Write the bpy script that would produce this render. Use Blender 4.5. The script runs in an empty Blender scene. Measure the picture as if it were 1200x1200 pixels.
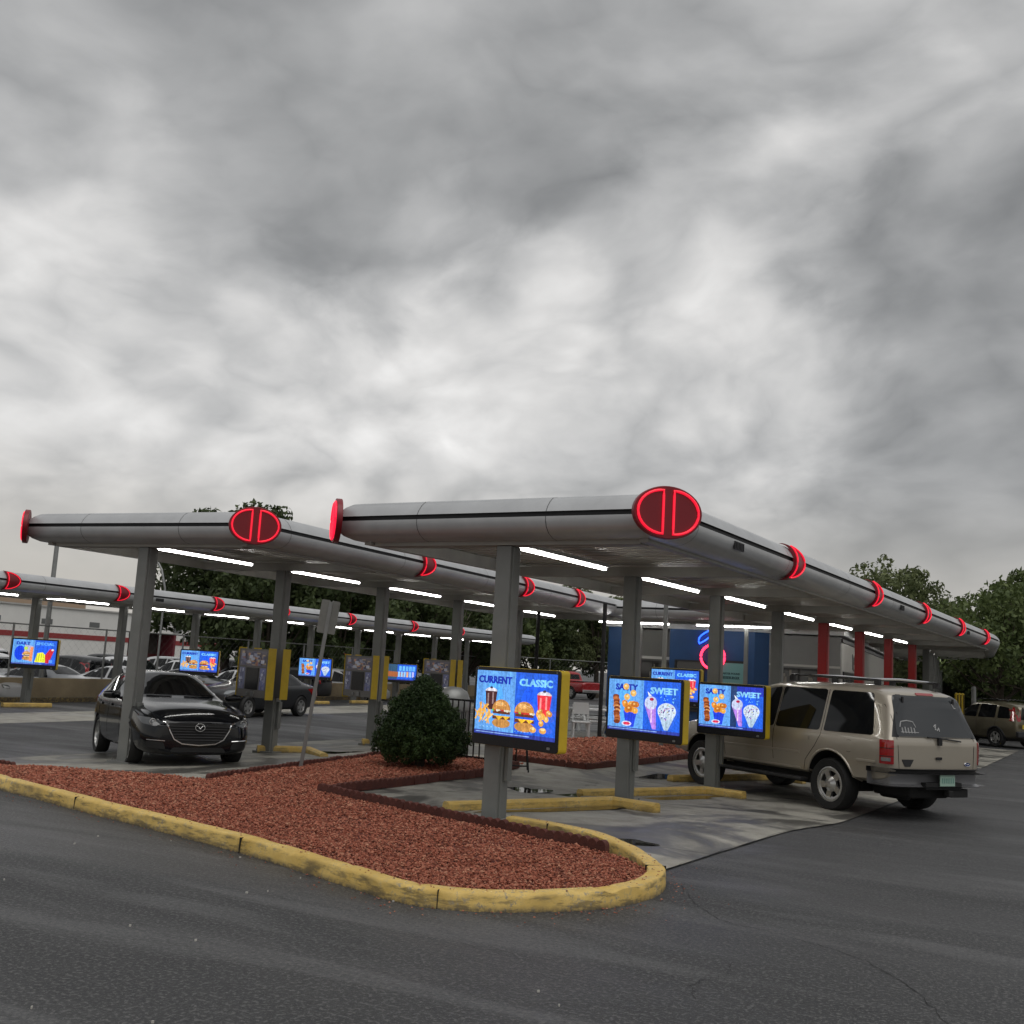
import bpy, bmesh, math, random
from mathutils import Vector, Matrix, noise
from mathutils.bvhtree import BVHTree
R = math.radians; PI = math.pi; K = 1.125
scene = bpy.context.scene
# ---------------------------------------------------------------- camera
YAW, PITCH, ROLL = R(27.65), R(8.1414), R(3.347)
fwd = Vector((-math.sin(YAW)*math.cos(PITCH), math.cos(YAW)*math.cos(PITCH), math.sin(PITCH)))
r0 = Vector((math.cos(YAW), math.sin(YAW), 0)); u0 = r0.cross(fwd)
rgt = r0*math.cos(ROLL)+u0*math.sin(ROLL); upv = -r0*math.sin(ROLL)+u0*math.cos(ROLL)
cd = bpy.data.cameras.new('camera'); cam = bpy.data.objects.new('camera', cd); scene.collection.objects.link(cam)
cam.matrix_world = Matrix(((rgt.x, upv.x, -fwd.x, 0), (rgt.y, upv.y, -fwd.y, 0), (rgt.z, upv.z, -fwd.z, 1.8), (0, 0, 0, 1)))
cd.sensor_width = 36; cd.lens = 36*1257.278/1200; cd.clip_start = .1; cd.clip_end = 3000
scene.camera = cam
scene.render.resolution_x = scene.render.resolution_y = 1024
scene.view_settings.view_transform = 'Standard'; scene.view_settings.look = 'None'
scene.view_settings.exposure = .28; scene.view_settings.gamma = 1
scene.cycles.max_bounces = 6; scene.cycles.use_denoising = True

def sky_dir(px, py):   # direction in the sky
    d = fwd*1257.278+rgt*(px-600)-upv*(py-600); return d.normalized()
# ---------------------------------------------------------------- sky: overcast cloud deck over a Nishita sky
W = bpy.data.worlds.new('World'); scene.world = W; W.use_nodes = True
nt = W.node_tree; nt.nodes.clear(); N = nt.nodes; LK = nt.links.new
def nd(t, **kw):
    n = N.new(t)
    for k, v in kw.items(): setattr(n, k, v)
    return n
def mth(op, a, b=None, c=None, clamp=False):
    n = nd('ShaderNodeMath', operation=op, use_clamp=clamp)
    for i, v in enumerate((a, b, c)):
        if v is None: continue
        if isinstance(v, (int, float)): n.inputs[i].default_value = v
        else: LK(v, n.inputs[i])
    return n.outputs[0]
SUN_EL, SUN_ROT = R(68), R(130)
sky = nd('ShaderNodeTexSky', sky_type='NISHITA', sun_disc=False, sun_elevation=SUN_EL, sun_rotation=SUN_ROT)
tc = nd('ShaderNodeTexCoord'); dirv = tc.outputs['Generated']
sep = nd('ShaderNodeSeparateXYZ'); LK(dirv, sep.inputs[0])
zc = mth('MAXIMUM', sep.outputs[2], 0.0); zz = mth('ADD', zc, .42)
px_ = mth('DIVIDE', sep.outputs[0], zz); py_ = mth('DIVIDE', sep.outputs[1], zz)
cmb = nd('ShaderNodeCombineXYZ'); LK(px_, cmb.inputs[0]); LK(py_, cmb.inputs[1]); cmb.inputs[2].default_value = 3.7
def noi(vec, scale, detail, rough, dist=0, w=None):
    n = nd('ShaderNodeTexNoise'); LK(vec, n.inputs['Vector']); n.inputs['Scale'].default_value = scale
    n.inputs['Detail'].default_value = detail; n.inputs['Roughness'].default_value = rough; n.inputs['Distortion'].default_value = dist
    return n
warp = noi(cmb.outputs[0], 1.6, 4, .5)
vs = nd('ShaderNodeVectorMath', operation='SUBTRACT'); LK(warp.outputs['Color'], vs.inputs[0]); vs.inputs[1].default_value = (.5, .5, .5)
vm = nd('ShaderNodeVectorMath', operation='MULTIPLY_ADD'); LK(vs.outputs[0], vm.inputs[0]); vm.inputs[1].default_value = (.32, .32, .3); LK(cmb.outputs[0], vm.inputs[2])
n1 = noi(vm.outputs[0], 2.6, 8, .52, 0); n2 = noi(vm.outputs[0], 4.6, 3.2, .45, 0); n3 = noi(vm.outputs[0], 9.0, 5, .5)
# warped direction so that the broad light and dark masses have ragged edges
vd = nd('ShaderNodeVectorMath', operation='MULTIPLY_ADD')
w2 = noi(vm.outputs[0], 3.5, 6, .55); vs2 = nd('ShaderNodeVectorMath', operation='SUBTRACT'); LK(w2.outputs['Color'], vs2.inputs[0]); vs2.inputs[1].default_value = (.5, .5, .5)
LK(vs2.outputs[0], vd.inputs[0]); vd.inputs[1].default_value = (.20, .20, .20); LK(dirv, vd.inputs[2])
vnrm = nd('ShaderNodeVectorMath', operation='NORMALIZE'); LK(vd.outputs[0], vnrm.inputs[0])
# (px, py, radius in degrees, amount): broad bright and dark masses of the cloud deck
BLOBS = [(70,300,7,.16),(30,420,6,.10),(150,130,8,.07),(330,480,4.5,.22),(430,430,4,.20),(590,340,4,.16),(640,430,5,.22),(700,360,4,.10),
 (850,270,4.5,.20),(830,170,4,.08),(900,420,4.5,.20),(940,500,5,.14),(760,500,6,.10),(1050,60,6,.10),(620,60,9,.03),(180,460,6,.07),(480,520,7,.09),(60,640,6,.16),(250,560,8,.06),
 (540,270,7,-.07),(400,200,8,-.05),(300,320,5,-.05),(250,60,7,-.09),(460,340,4.5,-.05),(700,240,5,-.07),(130,380,4,-.06),(250,410,3.5,-.09),(560,480,3,-.08),
 (760,410,3.5,-.05),(1150,430,9,-.12),(1180,560,7,-.08),(100,300,2.6,.2),(325,370,2.2,.14),(385,435,2.0,.2),(350,535,2.6,.12),(620,352,2.6,.26),(665,390,2.6,.22),(940,180,2.2,.22),(1060,90,2.4,.18),(850,320,3,.2),(900,400,3,.22),(820,480,2.2,.18),(560,440,2.6,.24),(430,495,2.2,.22),(505,230,2,.12),(120,210,3,.12),(560,555,4,.14),(1050,260,6,-.05),(700,100,6,-.08),(1190,170,6,-.03),(30,30,7,-.05),(990,600,6,-.03),(520,370,3,-.09)]
acc = None
for bx, by, rad, amt in BLOBS:
    d = sky_dir(bx, by); dp = nd('ShaderNodeVectorMath', operation='DOT_PRODUCT'); LK(vnrm.outputs[0], dp.inputs[0]); dp.inputs[1].default_value = d
    mr = nd('ShaderNodeMapRange', interpolation_type='SMOOTHERSTEP'); LK(dp.outputs['Value'], mr.inputs[0])
    mr.inputs[1].default_value = math.cos(R(rad*1.7)); mr.inputs[2].default_value = 1.0; mr.inputs[3].default_value = 0; mr.inputs[4].default_value = amt*.6
    acc = mr.outputs[0] if acc is None else mth('ADD', acc, mr.outputs[0])
broad = mth('MULTIPLY_ADD', mth('TANH', mth('MULTIPLY', acc, 4.2)), .225, .385)
t1 = mth('MULTIPLY', mth('SUBTRACT', n1.outputs[0], .5), .9)
t2 = mth('MULTIPLY', mth('SUBTRACT', mth('ABSOLUTE', mth('SUBTRACT', n2.outputs[0], .5)), .09), 1.5)
t3 = mth('MULTIPLY', mth('SUBTRACT', n3.outputs[0], .5), .7)
lum = mth('MULTIPLY', broad, mth('ADD', mth('ADD', t1, t2), mth('ADD', t3, 1.0)))
# soften towards the horizon
hz = nd('ShaderNodeMapRange'); LK(sep.outputs[2], hz.inputs[0]); hz.inputs[1].default_value = .02; hz.inputs[2].default_value = .2; hz.inputs[3].default_value = 0; hz.inputs[4].default_value = 1
hz.interpolation_type = 'SMOOTHSTEP'
hzl = nd('ShaderNodeMix', data_type='FLOAT'); LK(hz.outputs[0], hzl.inputs[0]); hzl.inputs[2].default_value = .44; LK(lum, hzl.inputs[3])
ramp = nd('ShaderNodeValToRGB'); LK(lum, ramp.inputs[0])
ramp.color_ramp.elements[0].position = .1; ramp.color_ramp.elements[0].color = (.955, .98, 1.0, 1)
ramp.color_ramp.elements[1].position = .6; ramp.color_ramp.elements[1].color = (1.0, .99, .975, 1)
warm = nd('ShaderNodeMix', data_type='RGBA'); LK(hz.outputs[0], warm.inputs[0]); warm.inputs[6].default_value = (1.0, .955, .88, 1); LK(ramp.outputs[0], warm.inputs[7])
cloud = nd('ShaderNodeVectorMath', operation='SCALE'); LK(warm.outputs[2], cloud.inputs[0]); LK(hzl.outputs[0], cloud.inputs['Scale'])
bg1 = nd('ShaderNodeBackground'); LK(cloud.outputs[0], bg1.inputs[0]); bg1.inputs[1].default_value = 1.0
bg2 = nd('ShaderNodeBackground'); LK(sky.outputs[0], bg2.inputs[0]); bg2.inputs[1].default_value = .05
mx = nd('ShaderNodeMixShader'); mx.inputs[0].default_value = .05; LK(bg1.outputs[0], mx.inputs[1]); LK(bg2.outputs[0], mx.inputs[2])
wo = nd('ShaderNodeOutputWorld'); LK(mx.outputs[0], wo.inputs[0])
# ---------------------------------------------------------------- soft light of the covered sun
sl = bpy.data.lights.new('sun', 'SUN'); sl.energy = 1.0; sl.angle = R(60); sl.color = (1, .97, .93)
so = bpy.data.objects.new('sun', sl); scene.collection.objects.link(so)
so.rotation_euler = (R(90)-SUN_EL, 0, PI-SUN_ROT); so.location = (0, 0, 30)

# ================================================================ helpers
def link(o, parent=None):
    scene.collection.objects.link(o)
    if parent is not None: o.parent = parent
    return o
def thing(name, label, cat, loc=(0, 0, 0), rz=0., group=None):
    o = bpy.data.objects.new(name, None); o.empty_display_size = .2; link(o)
    o.location = loc; o.rotation_euler = (0, 0, rz); return tag(o, label, cat, group)
def tag(o, label=None, cat=None, group=None, kind=None):
    for k, v in (('label', label), ('category', cat), ('group', group), ('kind', kind)):
        if v: o[k] = v
    return o
def kids(o): return [c for c in scene.objects if c.parent == o] if False else list(o.children)
def dup(root, loc=None, rz=None, label=None, group=None, parent=None):
    c = root.copy(); scene.collection.objects.link(c)
    if parent is not None: c.parent = parent
    if loc is not None: c.location = loc
    if rz is not None: c.rotation_euler = (0, 0, rz)
    if label: c['label'] = label
    if group: c['group'] = group
    for ch in list(root.children): dup(ch, parent=c)
    return c
class MB:
    def __init__(s): s.v = []; s.f = []; s.m = []; s.c = []
    def add(s, vs, fs, mi=0, col=None, M=None):
        b = len(s.v)
        if M is not None: vs = [M @ Vector(p) for p in vs]
        s.v += [tuple(p) for p in vs]
        for f in fs: s.f.append([i+b for i in f]); s.m.append(mi); s.c.append(col)
        return s
    def box(s, c, d, mi=0, rz=0., M=None, taper=1.):
        x, y, z = d[0]/2, d[1]/2, d[2]/2
        vs = [(sx*x*(taper if sz > 0 else 1), sy*y*(taper if sz > 0 else 1), sz*z) for sz in (-1, 1) for sy in (-1, 1) for sx in (-1, 1)]
        T = Matrix.Translation(c) @ Matrix.Rotation(rz, 4, 'Z')
        if M is not None: T = M @ T
        return s.add(vs, [(0, 2, 3, 1), (4, 5, 7, 6), (0, 1, 5, 4), (2, 6, 7, 3), (0, 4, 6, 2), (1, 3, 7, 5)], mi, M=T)
    def tube(s, pts, r, n=8, mi=0, closed=False, cap=True, col=None):
        pts = [Vector(p) for p in pts]; m = len(pts); b = len(s.v)
        rr = r if isinstance(r, (list, tuple)) else [r]*m
        up = None
        for i, p in enumerate(pts):
            a = pts[(i-1) % m] if (closed or i > 0) else p; c = pts[(i+1) % m] if (closed or i < m-1) else p
            t = (c-a).normalized() if (c-a).length > 1e-9 else Vector((0, 0, 1))
            if up is None: up = Vector((0, 0, 1)) if abs(t.z) < .9 else Vector((1, 0, 0))
            x = t.cross(up); x = x.normalized() if x.length > 1e-6 else t.orthogonal().normalized(); y = x.cross(t).normalized()
            if abs(t.z) >= .9: pass
            for k in range(n):
                an = 2*PI*k/n; s.v.append(tuple(p+x*math.cos(an)*rr[i]+y*math.sin(an)*rr[i]))
        for i in range(m if closed else m-1):
            j = (i+1) % m
            for k in range(n):
                s.f.append([b+i*n+k, b+i*n+(k+1) % n, b+j*n+(k+1) % n, b+j*n+k]); s.m.append(mi); s.c.append(col)
        if cap and not closed:
            s.f.append([b+k for k in range(n)][::-1]); s.m.append(mi); s.c.append(col)
            s.f.append([b+(m-1)*n+k for k in range(n)]); s.m.append(mi); s.c.append(col)
        return s
    def prism(s, poly, h0, h1, mi=0, M=None, col=None):      # poly in xy, extruded in z
        n = len(poly); vs = [(p[0], p[1], h0) for p in poly]+[(p[0], p[1], h1) for p in poly]
        fs = [list(range(n))[::-1], [n+i for i in range(n)]]+[[i, (i+1) % n, n+(i+1) % n, n+i] for i in range(n)]
        return s.add(vs, fs, mi, col, M)
    def lathe(s, prof, n=24, mi=0, M=None):                    # prof (r, z) about z
        vs = []; fs = []; m = len(prof)
        for r, z in prof:
            for k in range(n): a = 2*PI*k/n; vs.append((r*math.cos(a), r*math.sin(a), z))
        for i in range(m-1):
            for k in range(n): fs.append([i*n+k, i*n+(k+1) % n, (i+1)*n+(k+1) % n, (i+1)*n+k])
        return s.add(vs, fs, mi, M=M)
    def mesh(s, name, mats, smooth=None):
        me = bpy.data.meshes.new(name); me.from_pydata(s.v, [], s.f)
        for m in (mats if isinstance(mats, (list, tuple)) else [mats]): me.materials.append(m)
        if len(me.polygons): me.polygons.foreach_set('material_index', s.m)
        if any(c is not None for c in s.c):
            ca = me.color_attributes.new('paint', 'FLOAT_COLOR', 'CORNER'); d = []
            for p, c in zip(me.polygons, s.c): d += list((c or (0, 0, 0))[:3]+(1,) if isinstance(c or (0, 0, 0), tuple) else (0, 0, 0, 1))*len(p.vertices)
            ca.data.foreach_set('color', d)
        me.validate(); bm = bmesh.new(); bm.from_mesh(me); bmesh.ops.recalc_face_normals(bm, faces=bm.faces); bm.to_mesh(me); bm.free()
        if smooth is not None:
            me.polygons.foreach_set('use_smooth', [True]*len(me.polygons)); me.set_sharp_from_angle(angle=R(smooth))
        return me
    def obj(s, name, mats, parent=None, smooth=None, bevel=0, loc=None, rz=None):
        o = bpy.data.objects.new(name, s.mesh(name, mats, smooth)); link(o, parent)
        if bevel:
            b = o.modifiers.new('bevel', 'BEVEL'); b.width = bevel; b.segments = 2; b.limit_method = 'ANGLE'; b.angle_limit = R(40)
        if loc is not None: o.location = loc
        if rz is not None: o.rotation_euler = (0, 0, rz)
        return o
def rnd_poly(pts, r, seg=4):
    out = []; n = len(pts); P = [Vector(p) for p in pts]
    for i in range(n):
        a, b, c = P[i-1], P[i], P[(i+1) % n]
        ra = min(r, (a-b).length*.45, (c-b).length*.45); p0 = b+(a-b).normalized()*ra; p1 = b+(c-b).normalized()*ra
        for k in range(seg+1):
            t = k/seg; out.append(tuple(p0*(1-t)**2+b*2*t*(1-t)+p1*t*t))
    return out
# ---------------------------------------------------------------- materials
def mat(name, col=(.5, .5, .5), rough=.5, metal=0., coat=0., emit=None, es=0., spec=.5, vary=0., vscale=3., bump=0., bscale=40., rvary=0.):
    m = bpy.data.materials.new(name); m.use_nodes = True; t = m.node_tree; b = t.nodes['Principled BSDF']
    b.inputs['Base Color'].default_value = (*col, 1); b.inputs['Roughness'].default_value = rough; b.inputs['Metallic'].default_value = metal
    b.inputs['Coat Weight'].default_value = coat; b.inputs['Coat Roughness'].default_value = .04; b.inputs['Specular IOR Level'].default_value = spec
    if emit: b.inputs['Emission Color'].default_value = (*emit, 1); b.inputs['Emission Strength'].default_value = es
    g = t.nodes.new('ShaderNodeTexCoord')
    if vary:
        n = t.nodes.new('ShaderNodeTexNoise'); n.inputs['Scale'].default_value = vscale; n.inputs['Detail'].default_value = 8; n.inputs['Roughness'].default_value = .62
        t.links.new(g.outputs['Object'], n.inputs['Vector'])
        r = t.nodes.new('ShaderNodeValToRGB'); r.color_ramp.elements[0].position = .3; r.color_ramp.elements[1].position = .72
        r.color_ramp.elements[0].color = (*[c*(1-vary) for c in col], 1); r.color_ramp.elements[1].color = (*[min(1, c*(1+vary)) for c in col], 1)
        t.links.new(n.outputs[0], r.inputs[0]); t.links.new(r.outputs[0], b.inputs['Base Color'])
        if rvary:
            mr = t.nodes.new('ShaderNodeMapRange'); t.links.new(n.outputs[0], mr.inputs[0]); mr.inputs[1].default_value = .3; mr.inputs[2].default_value = .7
            mr.inputs[3].default_value = max(0, rough-rvary); mr.inputs[4].default_value = min(1, rough+rvary); t.links.new(mr.outputs[0], b.inputs['Roughness'])
    if bump:
        n = t.nodes.new('ShaderNodeTexNoise'); n.inputs['Scale'].default_value = bscale; n.inputs['Detail'].default_value = 5; t.links.new(g.outputs['Object'], n.inputs['Vector'])
        bp = t.nodes.new('ShaderNodeBump'); bp.inputs['Strength'].default_value = bump; bp.inputs['Distance'].default_value = .02
        t.links.new(n.outputs[0], bp.inputs['Height']); t.links.new(bp.outputs[0], b.inputs['Normal'])
    return m
def graph(name):
    m = bpy.data.materials.new(name); m.use_nodes = True; t = m.node_tree
    return m, t, t.nodes['Principled BSDF']
def tnoise(t, vec, scale, detail=6, rough=.6, dist=0.):
    n = t.nodes.new('ShaderNodeTexNoise'); t.links.new(vec, n.inputs['Vector']); n.inputs['Scale'].default_value = scale
    n.inputs['Detail'].default_value = detail; n.inputs['Roughness'].default_value = rough; n.inputs['Distortion'].default_value = dist; return n.outputs[0]
def tmap(t, v, a, b, c, d, smooth=False):
    n = t.nodes.new('ShaderNodeMapRange'); t.links.new(v, n.inputs[0])
    for i, q in enumerate((a, b, c, d)): n.inputs[i+1].default_value = q
    if smooth: n.interpolation_type = 'SMOOTHSTEP'
    return n.outputs[0]
def tmix(t, f, a, b):
    n = t.nodes.new('ShaderNodeMix'); n.data_type = 'RGBA'
    for i, q in ((0, f), (6, a), (7, b)):
        if isinstance(q, tuple): n.inputs[i].default_value = (*q, 1)
        elif isinstance(q, (int, float)): n.inputs[i].default_value = q
        else: t.links.new(q, n.inputs[i])
    return n.outputs[2]
def tmath(t, op, a, b):
    n = t.nodes.new('ShaderNodeMath'); n.operation = op
    for i, q in enumerate((a, b)):
        if isinstance(q, (int, float)): n.inputs[i].default_value = q
        else: t.links.new(q, n.inputs[i])
    return n.outputs[0]
def tcoord(t, scale=(1, 1, 1), rot=0, kind='Object'):
    g = t.nodes.new('ShaderNodeTexCoord'); m = t.nodes.new('ShaderNodeMapping'); t.links.new(g.outputs[kind], m.inputs[0])
    m.inputs['Scale'].default_value = scale; m.inputs['Rotation'].default_value = (0, 0, rot); return m.outputs[0]
def tbump(t, b, h, strength, dist=.01):
    n = t.nodes.new('ShaderNodeBump'); n.inputs['Strength'].default_value = strength; n.inputs['Distance'].default_value = dist
    t.links.new(h, n.inputs['Height']); t.links.new(n.outputs[0], b.inputs['Normal'])
def asphalt():
    m, t, b = graph('asphalt'); v = tcoord(t); L = t.links.new
    big = tnoise(t, v, .16, 5, .55, .6); st = tnoise(t, tcoord(t, (.14, .9, 1), R(-52)), 1.6, 5, .55, .8); fine = tnoise(t, v, 70, 3, .7); mid = tnoise(t, v, 6, 6, .7)
    c = tmix(t, tmap(t, big, .35, .68, 0, 1), (.029, .030, .032), (.046, .047, .050))
    c = tmix(t, tmap(t, st, .5, .68, 0, .85, True), c, (.088, .089, .092))
    c = tmix(t, tmap(t, mid, .5, .8, 0, .5), c, (.035, .035, .037))
    agg = tnoise(t, v, 34, 2, .6); c = tmix(t, tmap(t, agg, .54, .63, 0, .7), c, (.13, .13, .128)); c = tmix(t, tmap(t, agg, .34, .44, .5, 0), c, (.015, .015, .016))
    c = tmix(t, tmap(t, fine, .57, .72, 0, .9), c, (.21, .21, .2))
    c = tmix(t, tmap(t, fine, .25, .42, .6, 0), c, (.018, .018, .019))
    L(c, b.inputs['Base Color'])
    wet = tnoise(t, tcoord(t, (.25, .8, 1), R(-52)), .7, 5, .6, .4)
    L(tmap(t, wet, .38, .66, .42, .8), b.inputs['Roughness']); b.inputs['Specular IOR Level'].default_value = .45
    tbump(t, b, tmath(t, 'ADD', fine, agg), .8, .01); return m
def concrete(name='concrete', wet=1.):
    m, t, b = graph(name); v = tcoord(t); L = t.links.new
    big = tnoise(t, v, .55, 7, .6, .8); mid = tnoise(t, v, 2.2, 8, .65, .5); fine = tnoise(t, v, 60, 4, .7)
    c = tmix(t, tmap(t, mid, .35, .7, 0, 1), (.21, .20, .17), (.40, .385, .335))
    c = tmix(t, tmap(t, fine, .45, .8, 0, .5), c, (.45, .44, .41))
    w = tmap(t, big, .47, .58, 0, wet*.9, True)
    c = tmix(t, w, c, (.062, .06, .054))
    oil = tmap(t, tnoise(t, tcoord(t, (1.3, .5, 1), R(-50)), 1.1, 5, .6, .6), .58, .7, 0, .75, True)
    c = tmix(t, oil, c, (.045, .043, .04))
    # expansion joints
    br = t.nodes.new('ShaderNodeTexBrick'); L(tcoord(t, (1, 1, 1), R(3.4)), br.inputs['Vector']); br.offset = 0
    br.inputs['Scale'].default_value = 1; br.inputs['Brick Width'].default_value = 3.62; br.inputs['Row Height'].default_value = 3.62; br.inputs['Mortar Size'].default_value = .012
    br.inputs['Mortar Smooth'].default_value = .2
    c = tmix(t, br.outputs['Fac'], c, (.03, .03, .028)); L(c, b.inputs['Base Color'])
    L(tmap(t, big, .46, .62, .65, .38, True), b.inputs['Roughness']); b.inputs['Specular IOR Level'].default_value = .4
    tbump(t, b, tmath(t, 'MULTIPLY', fine, tmap(t, big, .44, .58, 1, .05)), .35, .006); return m
def kerb_yellow(name='worn_yellow_paint', dirt=.42):
    m, t, b = graph(name); v = tcoord(t); L = t.links.new
    n = tnoise(t, v, 2.4, 8, .68, .5); f = tnoise(t, v, 22, 8, .75); l = tnoise(t, tcoord(t, (1, 1, 5)), 4, 6, .7)
    c = tmix(t, tmap(t, n, .35, .65, 0, 1), (.58, .38, .085), (.76, .54, .17))
    c = tmix(t, tmap(t, f, .50, .78, 0, .6), c, (.66, .50, .20))
    g = t.nodes.new('ShaderNodeNewGeometry'); s = t.nodes.new('ShaderNodeSeparateXYZ'); L(g.outputs['Normal'], s.inputs[0])
    side = tmap(t, s.outputs[2], .2, .85, 1, .15)
    d = tmath(t, 'MULTIPLY', tmap(t, l, .47, .62, 0, 1, True), side)
    c = tmix(t, tmath(t, 'MULTIPLY', d, dirt*1.7), c, (.09, .075, .045))
    big_ = tnoise(t, v, .55, 5, .6, .4); c = tmix(t, tmath(t, 'MULTIPLY', tmap(t, big_, .5, .62, 0, .8, True), side), c, (.17, .125, .05))
    chip = tmath(t, 'MULTIPLY', tmap(t, f, .54, .60, 0, 1), tmap(t, n, .47, .56, 0, .85))
    c = tmix(t, chip, c, (.27, .24, .19))
    s2 = t.nodes.new('ShaderNodeSeparateXYZ'); g2 = t.nodes.new('ShaderNodeTexCoord'); L(g2.outputs['Object'], s2.inputs[0]); c = tmix(t, tmath(t, 'MULTIPLY', tmap(t, s2.outputs[2], .0, .05, 1, 0), tmap(t, f, .35, .55, .4, 1)), c, (.07, .06, .045)); L(c, b.inputs['Base Color']); b.inputs['Roughness'].default_value = .6
    tbump(t, b, f, .5, .01); return m
M_asph = asphalt(); M_conc = concrete(); M_concd = concrete('dry_concrete', .35); M_yel = kerb_yellow(); M_yel2 = kerb_yellow('yellow_kerb_paint', .25)
M_col = mat('grey_column_paint', (.19, .195, .185), .42, vary=.12, vscale=2.5)
M_red = mat('red_column_paint', (.36, .012, .012), .4)
M_fascia = mat('silver_fascia', (.50, .51, .52), .38, .25, vary=.12, vscale=1.6)
M_groove = mat('dark_groove', (.02, .02, .022), .6)
M_deck = mat('ribbed_steel_deck', (.42, .40, .35), .4, .0, vary=.12, vscale=1.5)
M_beam = mat('cream_beam_paint', (.33, .32, .29), .5, vary=.15, vscale=2)
M_roof = mat('white_roof', (.6, .6, .6), .6, vary=.1, vscale=.6)
M_tube = mat('lit_fluorescent_tube', (1, 1, 1), .3, emit=(1, .985, .95), es=15)
M_fix = mat('white_fixture', (.5, .5, .48), .5)
M_darkred = mat('dark_red_plate', (.21, .006, .014), .4)
M_neonred = mat('red_neon', (.6, .02, .03), .3, emit=(1, .012, .045), es=.72)
M_neonbright = mat('red_neon_glow', (.6, .02, .03), .3, emit=(1, .012, .05), es=1.0)
M_neonblue = mat('blue_neon', (.05, .1, .7), .3, emit=(.02, .10, 1), es=3)
M_black = mat('black_plastic', (.012, .012, .014), .25)
M_matte = mat('matte_black', (.012, .012, .012), .8)
M_yellow = mat('yellow_housing', (.62, .43, .02), .4, vary=.1, vscale=5)
M_glass = mat('dark_tinted_glass', (.006, .007, .008), .05, spec=.35)
M_grass = M_glass
M_chrome = mat('chrome', (.75, .75, .76), .12, 1)
M_alloy = mat('alloy_wheel', (.55, .55, .54), .28, .85)
M_tyre = mat('tyre_rubber', (.013, .013, .013), .75, bump=.2, bscale=60)
M_gold = mat('champagne_paint', (.40, .36, .295), .3, .35, coat=.9)
M_blackpaint = mat('black_metallic_paint', (.003, .004, .006), .12, .0, coat=.35, spec=.35)
M_bronze = mat('bronze_paint', (.17, .15, .10), .3, .5, coat=.9)
M_redpaint = mat('red_car_paint', (.36, .008, .012), .3, .1, coat=.9)
M_darkpaint = mat('charcoal_paint', (.010, .011, .013), .35, .0, coat=.35)
M_white = mat('white_car_paint', (.62, .63, .64), .3, 0, coat=.8)
M_silver = mat('silver_car_paint', (.33, .34, .36), .3, .6, coat=.8)
M_tail = mat('red_lens', (.32, .008, .012), .12, coat=1)
M_lens = mat('clear_lens', (.30, .32, .33), .08, .5, coat=1)
M_amber = mat('amber_lens', (.6, .2, .03), .15, coat=1)
M_plasticgrey = mat('grey_bumper_plastic', (.20, .20, .21), .35, .3)
M_darkplastic = mat('dark_trim_plastic', (.022, .022, .024), .6)
M_brick = mat('red_brown_edging', (.10, .026, .017), .75, vary=.35, vscale=7, bump=.4, bscale=90)
M_tan = mat('tan_wall', (.34, .27, .17), .85, vary=.25, vscale=1.1, bump=.15, bscale=30)
M_plate = mat('sign_back', (.20, .20, .185), .5, .3, vary=.15, vscale=8)
M_steel = mat('galvanised_steel', (.25, .255, .25), .45, .6, vary=.1, vscale=6)
M_blue = mat('blue_wall', (.012, .058, .17), .6, vary=.12, vscale=1.5)
M_greyw = mat('grey_wall', (.24, .24, .235), .75, vary=.06, vscale=2)
M_ltw = mat('light_wall', (.52, .51, .48), .8, vary=.06, vscale=2)
M_whitew = mat('white_block_wall', (.86, .85, .81), .8, vary=.08, vscale=.4)
M_stripe = mat('red_stripe', (.34, .05, .05), .7)
M_tanbld = mat('tan_building', (.42, .33, .2), .8, vary=.1, vscale=1)
M_bark = mat('bark', (.07, .055, .04), .9, vary=.4, vscale=8, bump=.6, bscale=25)
M_pale = mat('pale_bark', (.42, .38, .30), .9, vary=.2, vscale=4)
M_furn = mat('grey_plastic_furniture', (.55, .56, .56), .5)
M_paper = mat('poster', (.16, .30, .30), .6)
def lavagravel():
    m, t, b = graph('red_lava_rock'); L = t.links.new
    g = t.nodes.new('ShaderNodeNewGeometry'); ran = g.outputs['Random Per Island']
    r = t.nodes.new('ShaderNodeValToRGB'); e = r.color_ramp.elements; e[0].position = 0; e[0].color = (.13, .036, .018, 1); e[1].position = 1; e[1].color = (.48, .23, .14, 1)
    for p, c in ((.35, (.28, .075, .038, 1)), (.75, (.40, .125, .07, 1))):
        x = e.new(p); x.color = c
    L(ran, r.inputs[0]); L(r.outputs[0], b.inputs['Base Color']); b.inputs['Roughness'].default_value = .7; return m
M_lava = lavagravel(); M_lavabase = mat('red_gravel_bed', (.15, .04, .028), .9, vary=.6, vscale=26, bump=1, bscale=50)
def leafmat(name, c1, c2, tr=.25):
    m, t, b = graph(name); L = t.links.new; g = t.nodes.new('ShaderNodeNewGeometry')
    v = tcoord(t); n = tnoise(t, v, .9, 3, .5)
    f = tmath(t, 'ADD', tmath(t, 'MULTIPLY', g.outputs['Random Per Island'], .55), tmap(t, n, .35, .65, 0, .45))
    L(tmix(t, f, c1, c2), b.inputs['Base Color']); b.inputs['Roughness'].default_value = .55; b.inputs['Specular IOR Level'].default_value = .25
    ts = t.nodes.new('ShaderNodeBsdfTranslucent'); L(tmix(t, f, c1, c2), ts.inputs[0]); ms = t.nodes.new('ShaderNodeMixShader'); ms.inputs[0].default_value = tr
    L(b.outputs[0], ms.inputs[1]); L(ts.outputs[0], ms.inputs[2]); L(ms.outputs[0], t.nodes['Material Output'].inputs[0]); return m
M_leafA = leafmat('dark_green_leaves', (.030, .048, .018), (.10, .13, .048)); M_leafB = leafmat('mid_green_leaves', (.045, .072, .024), (.15, .19, .065))
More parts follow.
